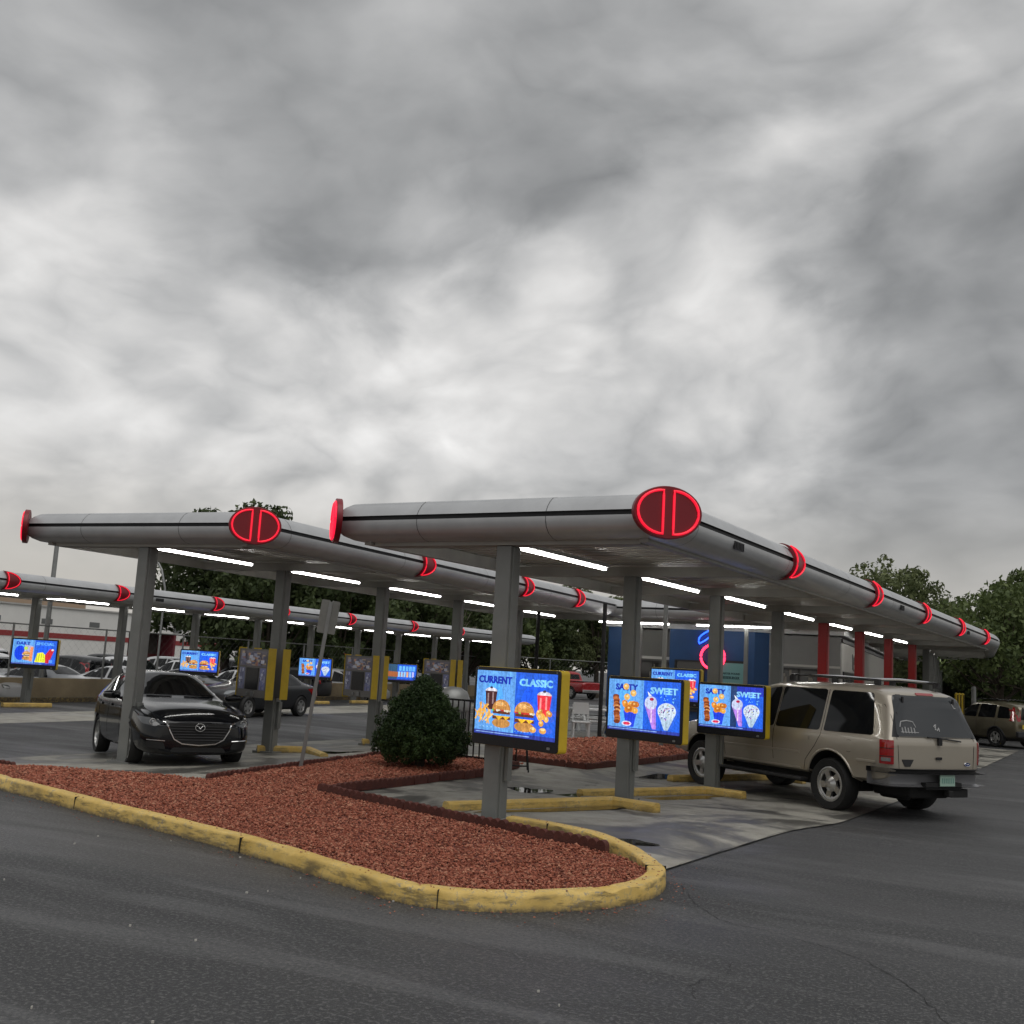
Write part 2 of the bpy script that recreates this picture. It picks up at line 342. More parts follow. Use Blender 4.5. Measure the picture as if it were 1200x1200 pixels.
M_leafC = leafmat('olive_leaves', (.06, .08, .034), (.20, .23, .10)); M_bush = leafmat('bush_leaves', (.010, .024, .008), (.062, .105, .03), .12)
def picmat(name, es):      # the screen's picture: each shape gives off its own colour
    m, t, b = graph(name); L = t.links.new; a = t.nodes.new('ShaderNodeAttribute'); a.attribute_name = 'paint'
    b.inputs['Base Color'].default_value = (.01, .01, .012, 1); b.inputs['Roughness'].default_value = .12
    v = tcoord(t, (1, .05, 1)); nn = tnoise(t, v, 28, 6, .7, .3); vv = tnoise(t, tcoord(t, (9, 1, .6)), 3, 3, .6); f = tmath(t, 'MULTIPLY', tmap(t, nn, .3, .7, .62, 1.4), tmap(t, vv, .35, .65, .8, 1.25))
    sc_ = t.nodes.new('ShaderNodeVectorMath'); sc_.operation = 'SCALE'; L(a.outputs['Color'], sc_.inputs[0]); L(f, sc_.inputs['Scale']); L(sc_.outputs[0], b.inputs['Emission Color']); b.inputs['Emission Strength'].default_value = es; return m
M_pic = picmat('lit_screen_picture', .85)
m, t, b = graph('printed_colours'); a = t.nodes.new('ShaderNodeAttribute'); a.attribute_name = 'paint'; t.links.new(a.outputs['Color'], b.inputs['Base Color']); b.inputs['Roughness'].default_value = .3; M_print = m
# ================================================================ ground
def sstep(a, b, x): t = min(1, max(0, (x-a)/(b-a))); return t*t*(3-2*t)
def gz(x, y): return -.21*sstep(-10.5, -16.5, x)-.28*sstep(-30, -34, x)-.12*sstep(13, 16.5, y)*sstep(-9, -6.5, x)
def sheet(name, poly, mt, dz, step=1.2, kind='structure'):     # sheet laid on the ground, following it
    bm = bmesh.new(); vs = [bm.verts.new((p[0], p[1], 0)) for p in poly]; bm.faces.new(vs)
    xs = [p[0] for p in poly]; ys = [p[1] for p in poly]
    for ax, lo, hi in ((0, min(xs), max(xs)), (1, min(ys), max(ys))):
        q = lo+step
        while q < hi:
            n = [0, 0, 0]; n[ax] = 1; co = [0, 0, 0]; co[ax] = q
            bmesh.ops.bisect_plane(bm, geom=bm.verts[:]+bm.edges[:]+bm.faces[:], plane_co=co, plane_no=n); q += step
    for v in bm.verts: v.co.z = gz(v.co.x, v.co.y)+dz
    bmesh.ops.recalc_face_normals(bm, faces=bm.faces)
    me = bpy.data.meshes.new(name); bm.to_mesh(me); bm.free(); me.materials.append(mt); me.update()
    if me.polygons and me.polygons[0].normal.z < 0: me.flip_normals()
    o = bpy.data.objects.new(name, me); link(o); o['kind'] = kind; return o
gx = [-900, -400, -200, -120, -80, -60, -45]+[-40+i for i in range(0, 23)]+[-17+.4*i for i in range(33)]+[-3, 0, 5, 12, 30, 80, 200, 400, 900]; gy = [-300, -60, -20, 0, 6, 10, 12, 12.8, 13.2, 13.6, 14, 14.4, 14.8, 15.2, 15.6, 16, 16.4, 16.8, 17.2, 18, 20, 40, 60, 100, 200, 400, 900, 1500]
gv = [(x, y, gz(x, y)) for y in gy for x in gx]; nx = len(gx)
me = bpy.data.meshes.new('ground'); me.from_pydata(gv, [], [[j*nx+i, j*nx+i+1, (j+1)*nx+i+1, (j+1)*nx+i] for j in range(len(gy)-1) for i in range(nx-1)]); me.materials.append(M_asph)
go = bpy.data.objects.new('asphalt_ground', me); link(go); go['kind'] = 'structure'
# concrete apron under and between the two near canopies
sheet('concrete_apron', [(-15.6, 10.83), (-13.42, 10.83), (-11.55, 10.86), (-10.19, 11.19), (-8.6, 11.3), (-3.9, 9.8), (-3.36, 9.92), (-2.89, 15.67), (-2.2, 27), (-1.6, 42), (-12, 42), (-12.9, 31), (-15.4, 31)], M_conc, .014, .4)
sheet('concrete_strip', [(-24.6, 15), (-21.9, 15), (-24.1, 52), (-27.4, 52)], M_concd, .004)
# ---- kerb of the planting bed
def sweep(path, prof, closed=False):     # prof (u outward(right of travel), z)
    n = len(path); P = [Vector((p[0], p[1], 0)) for p in path]; vs = []
    for i in range(n):
        a = P[i-1] if (i > 0 or closed) else None; c = P[(i+1) % n] if (i < n-1 or closed) else None
        d1 = (P[i]-a).normalized() if a is not None else None; d2 = (c-P[i]).normalized() if c is not None else None
        d1 = d1 or d2; d2 = d2 or d1
        n1 = Vector((d1.y, -d1.x, 0)); n2 = Vector((d2.y, -d2.x, 0)); m = (n1+n2); m = m.normalized()/max(.35, m.normalized().dot(n1))
        for u, z in prof: vs.append(P[i]+m*u+Vector((0, 0, z)))
    k = len(prof); fs = []
    for i in range(n if closed else n-1):
        j = (i+1) % n
        for q in range(k-1): fs.append([i*k+q, i*k+q+1, j*k+q+1, j*k+q])
    if not closed: fs += [list(range(k)), [(n-1)*k+q for q in range(k)][::-1]]
    return vs, fs
def smooth_path(pts, sub=6):
    out = []; P = [Vector((p[0], p[1])) for p in pts]; n = len(P)
    for i in range(n-1):
        a = P[max(0, i-1)]; b = P[i]; c = P[i+1]; d = P[min(n-1, i+2)]
        for k in range(sub):
            t = k/sub; out.append(tuple(.5*((2*b)+(c-a)*t+(2*a-5*b+4*c-d)*t*t+(-a+3*b-3*c+d)*t**3)))
    out.append(tuple(P[-1])); return out
k_pts = [(x*K, y*K) for x, y in [(-16, 9.3), (-13, 8.6), (-10.03, 7.9), (-8.27, 7.47), (-6.87, 7.16), (-5.68, 6.86), (-4.59, 6.5), (-4.04, 6.32), (-3.65, 6.34), (-3.29, 6.56), (-2.94, 6.94), (-2.75, 7.34), (-2.7, 7.78), (-2.8, 8.26), (-3.05, 8.68)]]+[(-3.86, 10.33), (-4.41, 10.80), (-5.03, 11.04), (-5.58, 11.16)]
kp = smooth_path(k_pts, 16); rk = random.Random(4)
kw = .165; kprof = [(.012, -.04), (-.004, .105), (-.012, .124), (-.03, .136), (-kw+.025, .136), (-kw+.006, .125), (-kw, .10), (-kw, -.04)]
vs, fs = sweep(kp, kprof)
for i, v in enumerate(vs):
    j = i//len(kprof); q = i % len(kprof)
    nz = noise.noise(Vector((v.x*2.1, v.y*2.1, q*.7))); ch = max(0, noise.noise(Vector((v.x*5, v.y*5, 3.3)))-.25)*.05 if 0 < q < 5 else 0
    v += Vector((rk.uniform(-.003, .003)+nz*.008, rk.uniform(-.003, .003)+nz*.008, (nz*.006-ch) if v.z > 0 else 0))
mbk = MB(); mbk.add(vs, fs)
ko = mbk.obj('kerb', M_yel, smooth=50); ko['kind'] = 'structure'
mbj = MB(); kt = 0; last = None
for i in range(1, len(kp)-1):
    p = Vector(kp[i]); kt += (p-Vector(kp[i-1])).length
    if kt > 2.7:
        kt = rk.uniform(-.5, .2); d = (Vector(kp[i+1])-p).normalized(); nrm = Vector((d.y, -d.x)); c_ = p-nrm*kw/2
        mbj.box((c_.x, c_.y, .05), (.006, kw+.02, .17), rz=math.atan2(d.y, d.x))
kj = mbj.obj('kerb_joint', M_matte); kj['kind'] = 'structure'
inner = [Vector(p) for p in kp]
# ---- gravel bed: base sheet plus rocks
E1 = [(-8.52, 11.34), (-3.86, 9.87)]; E2 = [(-8.52, 11.34), (-8.47, 15.65)]; E3 = [(-10.19, 11.19), (-11.1, 17.6)]
bed = [(p[0]*K+.02, p[1]*K+.1) for p in [(-16, 9.3), (-13, 8.6), (-10.03, 7.9), (-8.27, 7.47), (-6.87, 7.16), (-5.68, 6.86), (-4.59, 6.5), (-4.04, 6.36), (-3.7, 6.42), (-3.35, 6.68), (-3.04, 7.02), (-2.87, 7.4), (-2.84, 7.78), (-2.95, 8.2)]]+[(-3.75, 9.85), (-8.52, 11.34), (-8.47, 15.65), (-8.8, 17.8), (-11.2, 17.8), (-10.19, 11.19), (-11.55, 10.86), (-13.42, 10.83), (-18, 10.9)]
sheet('gravel_bed', bed, M_lavabase, .07)
bed2 = [(-9.47, 18.72), (-8.68, 18.6), (-8.03, 18.87), (-7.85, 21.17), (-7.7, 24.06), (-9.5, 28.6), (-10.9, 26.8), (-11.4, 25.5), (-10.4, 20)]
sheet('gravel_bed', bed2, M_lavabase, .05)
def inside(p, poly):
    c = False; n = len(poly); x, y = p
    for i in range(n):
        x1, y1 = poly[i]; x2, y2 = poly[i-1]
        if (y1 > y) != (y2 > y) and x < (x2-x1)*(y-y1)/(y2-y1)+x1: c = not c
    return c
def rocks(name, poly, n, z0, size, seed, label, ymax=99):
    rg = random.Random(seed); vs = []; fs = []; xs = [p[0] for p in poly]; ys = [p[1] for p in poly]; c = 0
    base = [(1, 0, 0), (-1, 0, 0), (0, 1, 0), (0, -1, 0), (0, 0, 1), (0, 0, -1)]; tri = [(0, 2, 4), (2, 1, 4), (1, 3, 4), (3, 0, 4), (2, 0, 5), (1, 2, 5), (3, 1, 5), (0, 3, 5)]
    while c < n:
        x = rg.uniform(min(xs), max(xs)); y = rg.uniform(min(ys), max(ys))
        dcam = math.hypot(x, y)
        if rg.random() > min(1, (9.5/dcam)**1.6): continue
        if not inside((x, y), poly): continue
        s = size*rg.uniform(.55, 1.35)*max(1, dcam/11); e = (rg.uniform(-3, 3), rg.uniform(-3, 3), rg.uniform(0, 6.3)); rot = Matrix.Rotation(e[2], 3, 'Z') @ Matrix.Rotation(e[0], 3, 'X')
        sc = (s*rg.uniform(.8, 1.5), s*rg.uniform(.6, 1), s*rg.uniform(.45, .8)); z = z0+rg.uniform(0, .022)+.02*noise.noise(Vector((x*1.3, y*1.3, 0)))
        b = len(vs); gzv = Vector((0, 0, gz(x, y)))
        for q in base:
            p = gzv+rot @ Vector((q[0]*sc[0]*rg.uniform(.7, 1.2), q[1]*sc[1]*rg.uniform(.7, 1.2), q[2]*sc[2])); vs.append((p.x+x, p.y+y, p.z+z))
        fs += [[b+i for i in f] for f in tri]; c += 1
    me = bpy.data.meshes.new(name); me.from_pydata(vs, [], fs); me.materials.append(M_lava); o = bpy.data.objects.new(name, me); link(o)
    tag(o, label, 'gravel', kind='stuff')
rocks('lava_gravel', bed, 60000, .074, .0145, 1, 'crushed red lava rock filling the kerbed planting bed')
rocks('lava_gravel', bed2, 7000, .058, .018, 2, 'red lava rock in the planting bed before the patio')
# a few stones spilt on the asphalt, pale chips
mb = MB(); rg = random.Random(9)
for i in range(38):
    x = rg.uniform(-9, 0); y = rg.uniform(3.4, 8.6)
    if inside((x, y), bed) or y > 9-.0*x-.35*abs(x) + 2 - .3*(x+9): continue
    mb.box((x, y, .006), (rg.uniform(.006, .018), rg.uniform(.006, .018), .012), rz=rg.uniform(0, 3))
tag(mb.obj('loose_grit', mat('pale_grit', (.5, .48, .44), .8)), 'pale grit scattered over the asphalt', 'grit', kind='stuff')
# stones kicked over the kerb
rg = random.Random(44); vs = []; fs = []
for i in range(420):
    j = rg.randrange(1, len(kp)-1); p = Vector(kp[j]); d = (Vector(kp[j+1])-p).normalized(); n_ = Vector((d.y, -d.x)); on = rg.random() < .35
    q = p+n_*(rg.uniform(-.15, -.02) if on else abs(rg.gauss(0, .16))+.02); s_ = rg.uniform(.004, .011); z_ = (.137 if on else .004)+gz(q.x, q.y); b_ = len(vs)
    for c in ((1, 0, .3), (-1, 0, .3), (0, 1, .3), (0, -1, .3), (0, 0, 1), (0, 0, 0)): vs.append((q.x+c[0]*s_*rg.uniform(.6, 1.4), q.y+c[1]*s_*rg.uniform(.6, 1.4), z_+c[2]*s_))
    fs += [[b_+k for k in f] for f in ((0, 2, 4), (2, 1, 4), (1, 3, 4), (3, 0, 4), (2, 0, 5), (1, 2, 5), (3, 1, 5), (0, 3, 5))]
me = bpy.data.meshes.new('spilt_gravel'); me.from_pydata(vs, [], fs); me.materials.append(M_lava); o = bpy.data.objects.new('spilt_gravel', me); link(o); tag(o, 'red stones spilt over the yellow kerb onto the asphalt', 'gravel', kind='stuff')
# cracks in the asphalt
def crack(pts, w, seed):
    rg = random.Random(seed); P = smooth_path(pts, 10); P = [(x+rg.uniform(-.018, .018), y+rg.uniform(-.018, .018)) for x, y in P]
    L_ = []; R_ = []
    for i, p in enumerate(P):
        a = P[max(0, i-1)]; c = P[min(len(P)-1, i+1)]; d = Vector((c[0]-a[0], c[1]-a[1])).normalized(); ww = w*rg.uniform(.3, 1.2)
        zq = gz(*p)+.004+(.013 if p[1] > 9.9 else 0); L_.append((p[0]-d.y*ww, p[1]+d.x*ww, zq)); R_.append((p[0]+d.y*ww, p[1]-d.x*ww, zq))
    n = len(P); me = bpy.data.meshes.new('crack'); me.from_pydata(L_+R_, [], [[i, i+1, n+i+1, n+i] for i in range(n-1)]); me.materials.append(M_matte)
    o = bpy.data.objects.new('asphalt_crack', me); link(o); o['kind'] = 'structure'
crack([(-3.0, 9.3), (-2.7, 8.7), (-2.32, 8.24), (-1.77, 8.06), (-1.25, 7.77), (-.87, 7.24), (-.62, 6.66)], .0035, 3)
crack([(-3.36, 9.92), (-3.2, 12), (-2.89, 15.67)], .004, 5)
crack([(-1.95, 7.1), (-1.9, 6.8), (-2.0, 6.5), (-1.9, 6.2)], .0022, 6)
# ---- puddles
M_water = mat('standing_water', (.012, .012, .011), .02, spec=.6)
def puddle(cx, cy, rx, ry, rot, seed, dz=.019):
    rg = random.Random(seed); n = 26; ph = [rg.uniform(0, 6.3) for _ in range(4)]; pts = []
    for i in range(n):
        a = 2*PI*i/n; r = 1+.22*math.sin(2*a+ph[0])+.16*math.sin(3*a+ph[1])+.1*math.sin(5*a+ph[2])
        x = rx*r*math.cos(a); y = ry*r*math.sin(a); pts.append((cx+x*math.cos(rot)-y*math.sin(rot), cy+x*math.sin(rot)+y*math.cos(rot), dz+gz(cx, cy)))
    me = bpy.data.meshes.new('puddle'); me.from_pydata(pts, [], [list(range(n))]); me.materials.append(M_water); o = bpy.data.objects.new('puddle', me); link(o); o['kind'] = 'structure'
for i, a in enumerate([(-5.78, 12.95, 1.0, .17, R(61), 1), (-5.45, 16.75, 1.0, .17, R(61), 2), (-4.25, 11.1, .30, .22, R(20), 3), (-7.3, 14.7, .5, .3, R(80), 5), (-12.4, 17.2, .6, .3, 1.2, 7), (-7.0, 19.6, 1.1, .45, 1, 10), (-10.9, 13.4, .5, .2, 1.6, 14), (-6.6, 14.9, .35, .18, 1.2, 15)]): puddle(*a)

# ---- scalloped edging blocks
def block_mesh():
    poly = []; L_ = .34
    for s in range(3):
        for k in range(7):
            a = PI-k*PI/6; poly.append((-L_/2+L_/6+s*L_/3+math.cos(a)*L_/6, .085+math.sin(a)*.045))
    poly = [(-L_/2, 0)]+poly+[(L_/2, 0)]
    mb = MB(); M = Matrix.Rotation(PI/2, 4, 'X'); mb.prism(poly, -.03, .03, M=M); return mb.mesh('edging_block', M_brick, 40)
bme = block_mesh(); rg = random.Random(12)
def edging(path, group, label, z=.0, ht=1.):
    P = [Vector((p[0], p[1], 0)) for p in path]
    for a, b in zip(P, P[1:]):
        L_ = (b-a).length; n = max(1, int(round(L_/.345))); d = (b-a)/n; ang = math.atan2(d.y, d.x)
        for i in range(n):
            p = a+d*(i+.5); o = bpy.data.objects.new('edging_block', bme); link(o); o.location = (p.x+rg.uniform(-.01, .01), p.y+rg.uniform(-.01, .01), z+gz(p.x, p.y)+rg.uniform(-.012, .008))
            o.rotation_euler = (rg.uniform(-.08, .08), rg.uniform(-.03, .03), ang+rg.uniform(-.06, .06)); o.scale = ((L_/n)/.345, 1.05, ht)
            tag(o, label, 'edging block', group)
edging([(-3.98, 9.99), (-8.5, 11.4)], 'scalloped edging along the concrete stall', 'dark red scalloped edging block between the gravel and the front screen stall', .05, 1.05)
edging([(-8.5, 11.45), (-8.45, 15.7), (-8.7, 17.4)], 'scalloped edging in front of the round bush', 'dark red scalloped edging block between the bush gravel and the concrete', .02)
edging([(-10.24, 11.25), (-11.2, 17.7)], 'scalloped edging beside the leaning sign', 'dark red scalloped edging block behind the leaning sign and bush', .02)
edging([(-13.45, 10.8), (-16, 10.85)], 'scalloped edging at the left edge', 'dark red scalloped edging block at the far left of the gravel', .02)
edging([(-9.47, 18.72), (-8.68, 18.58), (-8.03, 18.85), (-7.83, 21.17), (-7.7, 24.0)], 'scalloped edging of the patio planting bed', 'dark red scalloped edging block around the patio gravel bed', .0)

# ---- saw-tooth island kerbs beside the columns
def island(cx, cy, rz, label, group, pts=((-.94, -2.02), (.28, .36), (.98, .2)), z=0., w=.17):
    path = [(p[0], p[1]) for p in pts]; pr = [(-w/2, -.02), (-w/2+.01, .10), (-w/2+.04, .13), (w/2-.04, .13), (w/2-.01, .10), (w/2, -.02)]
    vs, fs = sweep(path, pr); mb = MB(); mb.add(vs, fs); o = mb.obj('island_kerb', M_yel2, smooth=40, loc=(cx, cy, z if z else gz(cx, cy)), rz=rz); return tag(o, label, 'kerb', group)
ig = 'yellow saw-tooth kerbs beside the right canopy columns'
il = ['bent yellow kerb with a puddle behind the nearest menu screen', 'bent yellow kerb in front of the third menu screen column', 'yellow kerb under the middle of the champagne SUV', 'yellow kerb beyond the champagne SUV', 'yellow kerb farther beyond the champagne SUV']
for k in range(5):
    island(-5.83+.16*k, 13.66+3.72*k, 0, il[k], ig)
ig2 = 'yellow saw-tooth kerbs beside the middle canopy columns'
for k in range(1, 4):
    lab = ['', 'short yellow kerb at the foot of the column right of the black hatchback', 'yellow kerb at the column left of the round bush', 'yellow kerb behind the round bush'][k]
    island(-13.3-.13*k+.32, 12.85+3.61*k+.35, 0, lab, ig2, pts=((-.5, -.6), (.15, .1), (1.15, -.72)))
ig3 = 'yellow stall kerbs at the far canopy'
ks = ['below the DAILY SPECIAL screen', 'second from the left at the far canopy', 'behind the black hatchback at the far canopy', 'beside the dark pickup at the far canopy', 'below the small far screen right of the leaning sign pole', 'sixth from the left at the far canopy', 'seventh from the left at the far canopy']
for k in range(7):
    x = (-24.9-.097*k)*K; y = (20.06+3.14*k)*K
    island(x+1.0, y-.6, R(38), 'low yellow stall kerb '+ks[k], ig3, pts=((-.6, -.7), (.5, .25)), z=gz(x+1, 0))
# ================================================================ canopies
def sweep_closed(path, prof): return sweep(path, prof, True)
FPROF = [(-.16, .25), (-.06, .252), (.03, .23), (.10, .18), (.155, .115), (.19, .05), (.155, .045), (.155, .0), (.192, -.008), (.192, -.055), (.165, -.125), (.10, -.19), (.0, -.235), (-.12, -.25), (-.16, -.25)]
def neon_d(mb_plate, mb_neon, y0, xw, side, zc, h=.53, w=.46, flip=1):
    # D plate wrapped over the bulge of the fascia; neon outline follows it
    def bulge(z): return .215*math.sqrt(max(0, 1-(z/.262)**2))
    pts = []
    n = 14
    for i in range(n+1):
        a = -PI/2+PI*i/n; pts.append((math.cos(a)*w, math.sin(a)*h/2))
    rows = 10; vs = []; fs = []
    for i in range(n+1):
        yy, z = pts[i]
        for j in range(5):
            t = j/4; vs.append((xw+side*(bulge(z)+.022), y0+flip*yy*t, zc+z))
    for i in range(n):
        for j in range(4): fs.append([i*5+j, i*5+j+1, (i+1)*5+j+1, (i+1)*5+j])
    b0 = len(vs); vs += [(xw+side*(bulge(pts[i][1])-.03), y0+flip*pts[i][0], zc+pts[i][1]) for i in range(n+1)]+[(xw+side*(bulge(pts[i][1])-.03), y0, zc+pts[i][1]) for i in range(n+1)]
    for i in range(n):
        fs.append([i*5+4, (i+1)*5+4, b0+i+1, b0+i]); fs.append([i*5, (i+1)*5, b0+n+1+i+1, b0+n+1+i])
    mb_plate.add(vs, fs)
    line = []
    for i in range(n+1):
        yy, z = pts[i]; s = .86; line.append((xw+side*(bulge(z*s)+.035), y0+flip*(.035+yy*s*.93), zc+z*s))
    m2 = 8
    for i in range(1, m2):
        z = pts[-1][1]*.86*(1-2*i/m2); line.append((xw+side*(bulge(z)+.035), y0+flip*.035, zc+z))
    mb_neon.tube(line, .012, 6, closed=True)
def canopy(name, label, loc, rz, Wd, L, zb, cols, Dys=(), lights=True, open_end=False, redcols=(), colw=.22, left_D=(), vents=(), Dflip=1, num_signs=(), ground=0., corners=(1, 1), lightskip=(), lx=0.):
    T = thing(name, label, 'canopy', loc, rz); zc = zb+.25; h = Wd/2
    path = [(h, 0), (h, L), (-h, L), (-h, 0)]   # travelling so that outward is to the right
    path = [(-h+.2, .2), (h-.2, .2), (h-.2, L-.2), (-h+.2, L-.2)]
    vs, fs = sweep_closed(path, [(u, z) for u, z in FPROF]); k = len(FPROF); mb = MB(); mb.add([(v[0], v[1], v[2]+zc) for v in vs], fs)
    for i, f in enumerate(fs):
        if i % (k-1) in (5, 6, 7): mb.m[i] = 1
    mb.obj('fascia', [M_fascia, M_groove], T, smooth=35)
    # ribbed deck (underside) and roof
    mb = MB(); y = .34; z0 = zb+.14; prof = []
    while y < L-.34:
        for dy, dz in ((0, 0), (.14, 0), (.16, .07), (.26, .07), (.28, 0)): prof.append((min(L-.3, y+dy), z0+dz))
        y += .3
    x0, x1 = -h+.3, h-.3; n = len(prof)
    mb.add([(x0, p[0], p[1]) for p in prof]+[(x1, p[0], p[1]) for p in prof], [[i, i+1, n+i+1, n+i] for i in range(n-1)]); mb.obj('deck', M_deck, T)
    mb = MB(); mb.box((0, L/2, zc+.215), (Wd-.5, L-.5, .05)); mb.obj('roof', M_roof, T)
    mb = MB()
    for s in (-1, 1):
        mb.box((s*(h-.38), L/2, zb+.05), (.10, L-.5, .17)); 
    mb.box((0, .36, zb+.045), (Wd-.9, .1, .18)); mb.box((0, L-.36, zb+.045), (Wd-.9, .1, .18)); mb.obj('edge_beam', M_beam, T)
    for i, (cx, cy) in enumerate(cols):
        cz_, sz_ = math.cos(rz), math.sin(rz); ground = gz(loc[0]+cx*cz_-cy*sz_, loc[1]+cx*sz_+cy*cz_)-loc[2]
        mb = MB(); mb.box((0, cy, zb+.02), (Wd-.88, .16, .14)); mb.obj('cross_beam', M_beam, T)
        top = zb-.05; mb = MB()
        w = colw; mb.box((cx, cy, (top+ground)/2), (w*.86, w, top-ground)); mb.box((cx, cy, (top+ground)/2-.001), (w, w*.62, top-ground-.004))
        co = mb.obj('column', M_red if i in redcols else M_col, T, bevel=.008)
        mb = MB(); mb.box((cx, cy, ground+.025), (.46, .38, .05))
        for sx in (-1, 1):
            for sy in (-1, 1): mb.tube([(cx+sx*.17, cy+sy*.14, ground+.03), (cx+sx*.17, cy+sy*.14, ground+.085)], .013, 6)
        mb.obj('base_plate', M_col, co)
        mb = MB(); mb.box((cx+w*.5+.03, cy+.02, ground+.72), (.05, .1, .5)); mb.obj('conduit_box', M_col, co, bevel=.004)
        if i in num_signs:
            mb = MB(); mb.box((cx, cy-w/2-.006, ground+1.75), (.13, .012, .2)); mb.obj('number_plate', mat('number_plate_white', (.55, .53, .5), .5) if 'number_plate_white' not in bpy.data.materials else bpy.data.materials['number_plate_white'], co)
    if lights:
        for i, (cx, cy) in enumerate(cols):
            if i in lightskip: continue
            ys = cy+.17; ll = 2.5; zl = zb-.035
            if ys+ll > L-.4: continue
            mb = MB(); mb.box((cx+lx, ys+ll/2, zl+.045), (.13, ll, .05)); f = mb.obj('light_fixture', M_fix, T, bevel=.006)
            for q in range(2):
                a = ys+.02+q*ll/2; mb = MB(); mb.tube([(cx+lx, a, zl), (cx+lx, a+ll/2-.045, zl)], .022, 8); mb.obj('tube', M_tube, f)
    for yy in Dys:
        a = MB(); b = MB(); neon_d(a, b, yy, h-.2, 1, zc, flip=Dflip); e = a.obj('red_emblem', M_darkred, T, smooth=50); b.obj('neon_tube', M_neonred, e, smooth=60)
    for yy in left_D:
        a = MB(); b = MB(); neon_d(a, b, yy, -h+.2, -1, zc, flip=Dflip); e = a.obj('red_emblem', M_darkred, T, smooth=50); b.obj('neon_tube', M_neonred, e, smooth=60)
    for yy in vents:
        mb = MB(); mb.box((h-.2+.196, yy, zc-.08), (.02, .34, .1))
        for q in range(6): mb.box((h-.2+.21, yy-.13+q*.052, zc-.08), (.012, .02, .08))
        mb.obj('vent', M_groove, T)
    mb = MB(); n_s = max(1, int((L-1)/3.6))
    for i in range(n_s+1):
        y_ = .9+i*3.55
        if y_ > L-.4: continue
        pr_ = FPROF[1:6]+FPROF[8:14]; P0 = [(h-.2+u+.0025, y_, zc+z_*1.008) for u, z_ in pr_]; P1 = [(a_, y_+.007, c_) for a_, _, c_ in P0]
        mb.add(P0+P1, [[j, j+1, len(P0)+j+1, len(P0)+j] for j in range(len(P0)-1) if j != 4])
    for x_ in (-h+1.3, h-1.5):
        pr_ = FPROF[1:6]+FPROF[8:14]; P0 = [(x_, .2-u-.0025, zc+z_*1.008) for u, z_ in pr_]; P1 = [(x_+.007, b_, c_) for _, b_, c_ in P0]
        mb.add(P0+P1, [[j, j+1, len(P0)+j+1, len(P0)+j] for j in range(len(P0)-1) if j != 4])
    mb.obj('fascia_seam', M_groove, T)
    # oval corner emblems, facing outward across each near corner
    for s, on in ((1, corners[0]), (-1, corners[1])):
        if not on: continue
        Mx = Matrix.Translation((s*(h-.055), .055, zc)) @ Matrix.Rotation(s*PI/4, 4, 'Z') @ Matrix.Rotation(PI/2, 4, 'X')
        el = [(math.cos(2*PI*i/40)*.39, math.sin(2*PI*i/40)*.285) for i in range(40)]; mb = MB()
        mb.prism(el, .0, .075, M=Mx); e = mb.obj('corner_emblem', M_darkred, T, smooth=40, bevel=.006)
        for sd in (-1, 1):
            ln = [(sd*(.055+.0), -.235)]
            ln = [(sd*(.06+.285*math.cos(a)), .235*math.sin(a)) for a in [-PI/2+PI*i/16 for i in range(17)]]
            mb = MB(); mb.tube([Mx @ Vector((p[0], p[1], .084)) for p in ln+[(sd*.06, .235-.47*i/8) for i in range(1, 8)]], .015, 6, closed=True); mb.obj('neon_tube', M_neonbright if s < 0 else M_neonred, e, smooth=60)
    return T
def grid_cols(fn, ks): return [fn(k) for k in ks]
def to_local(p, o, rz):
    dx, dy = p[0]-o[0], p[1]-o[1]; c, s = math.cos(-rz), math.sin(-rz); return (dx*c-dy*s, dx*s+dy*c)
# right (nearest) canopy
o1 = (-5.39*K, 9.70*K); a1 = R(-3.5)
C1 = [((-5.30+.19*k)*K, (10.10+3.22*k)*K) for k in range(8)]; C1[2] = (C1[2][0]*.985, C1[2][1]*.985)
canopy('drive_in_canopy', 'nearest silver canopy reaching over the three big menu screens and the champagne SUV', (o1[0], o1[1], 0), a1, 4.09*K, 25.3*K, 3.26, [to_local(p, o1, a1) for p in C1],
       Dys=[to_local((x*K, y*K), o1, a1)[1] for x, y in [(-2.98, 13.7), (-2.77, 18.4), (-2.48, 22.9), (-2.23, 27.5), (-1.96, 31.9)]], redcols=(4, 5, 6, 7), vents=(2.3, 12.4, 21.5), num_signs=(4, 5, 6, 7), colw=.235)
o1b = (-3.86*K, 35.0*K); a1b = R(4)
C1b = [to_local(((-3.96-.23*k)*K, (35.9+3.3*k)*K), o1b, a1b) for k in range(5)]
canopy('drive_in_canopy', 'far silver canopy section bending on behind the end of the nearest canopy', (o1b[0], o1b[1], 0), a1b, 4.09*K, 17*K, 3.25, C1b, corners=(0, 0), num_signs=range(5), colw=.235)
# middle canopy
o2 = (-11.80*K, 10.95*K); a2 = R(2.4)
C2 = [((-11.86-.115*k)*K, (11.35+3.21*k)*K) for k in range(5)]
canopy('drive_in_canopy', 'middle silver canopy over the black hatchback and the grey order boards', (o2[0], o2[1], 0), a2, 4.33*K, 17.2*K, 3.41, [to_local(p, o2, a2) for p in C2],
       Dys=[to_local((x*K, y*K), o2, a2)[1] for x, y in [(-9.97, 15.6), (-10.25, 19.9), (-10.35, 22.9)]], colw=.235)
o2b = (-8.35*K, 25.6*K)
canopy('patio_canopy', 'low silver canopy crossing in front of the blue restaurant wall', (o2b[0], o2b[1], 0), 0, 4.0*K, 2.6*K, 3.36, [(-1.6, .6), (1.5, .6)], lights=False, corners=(0, 0), colw=.11)
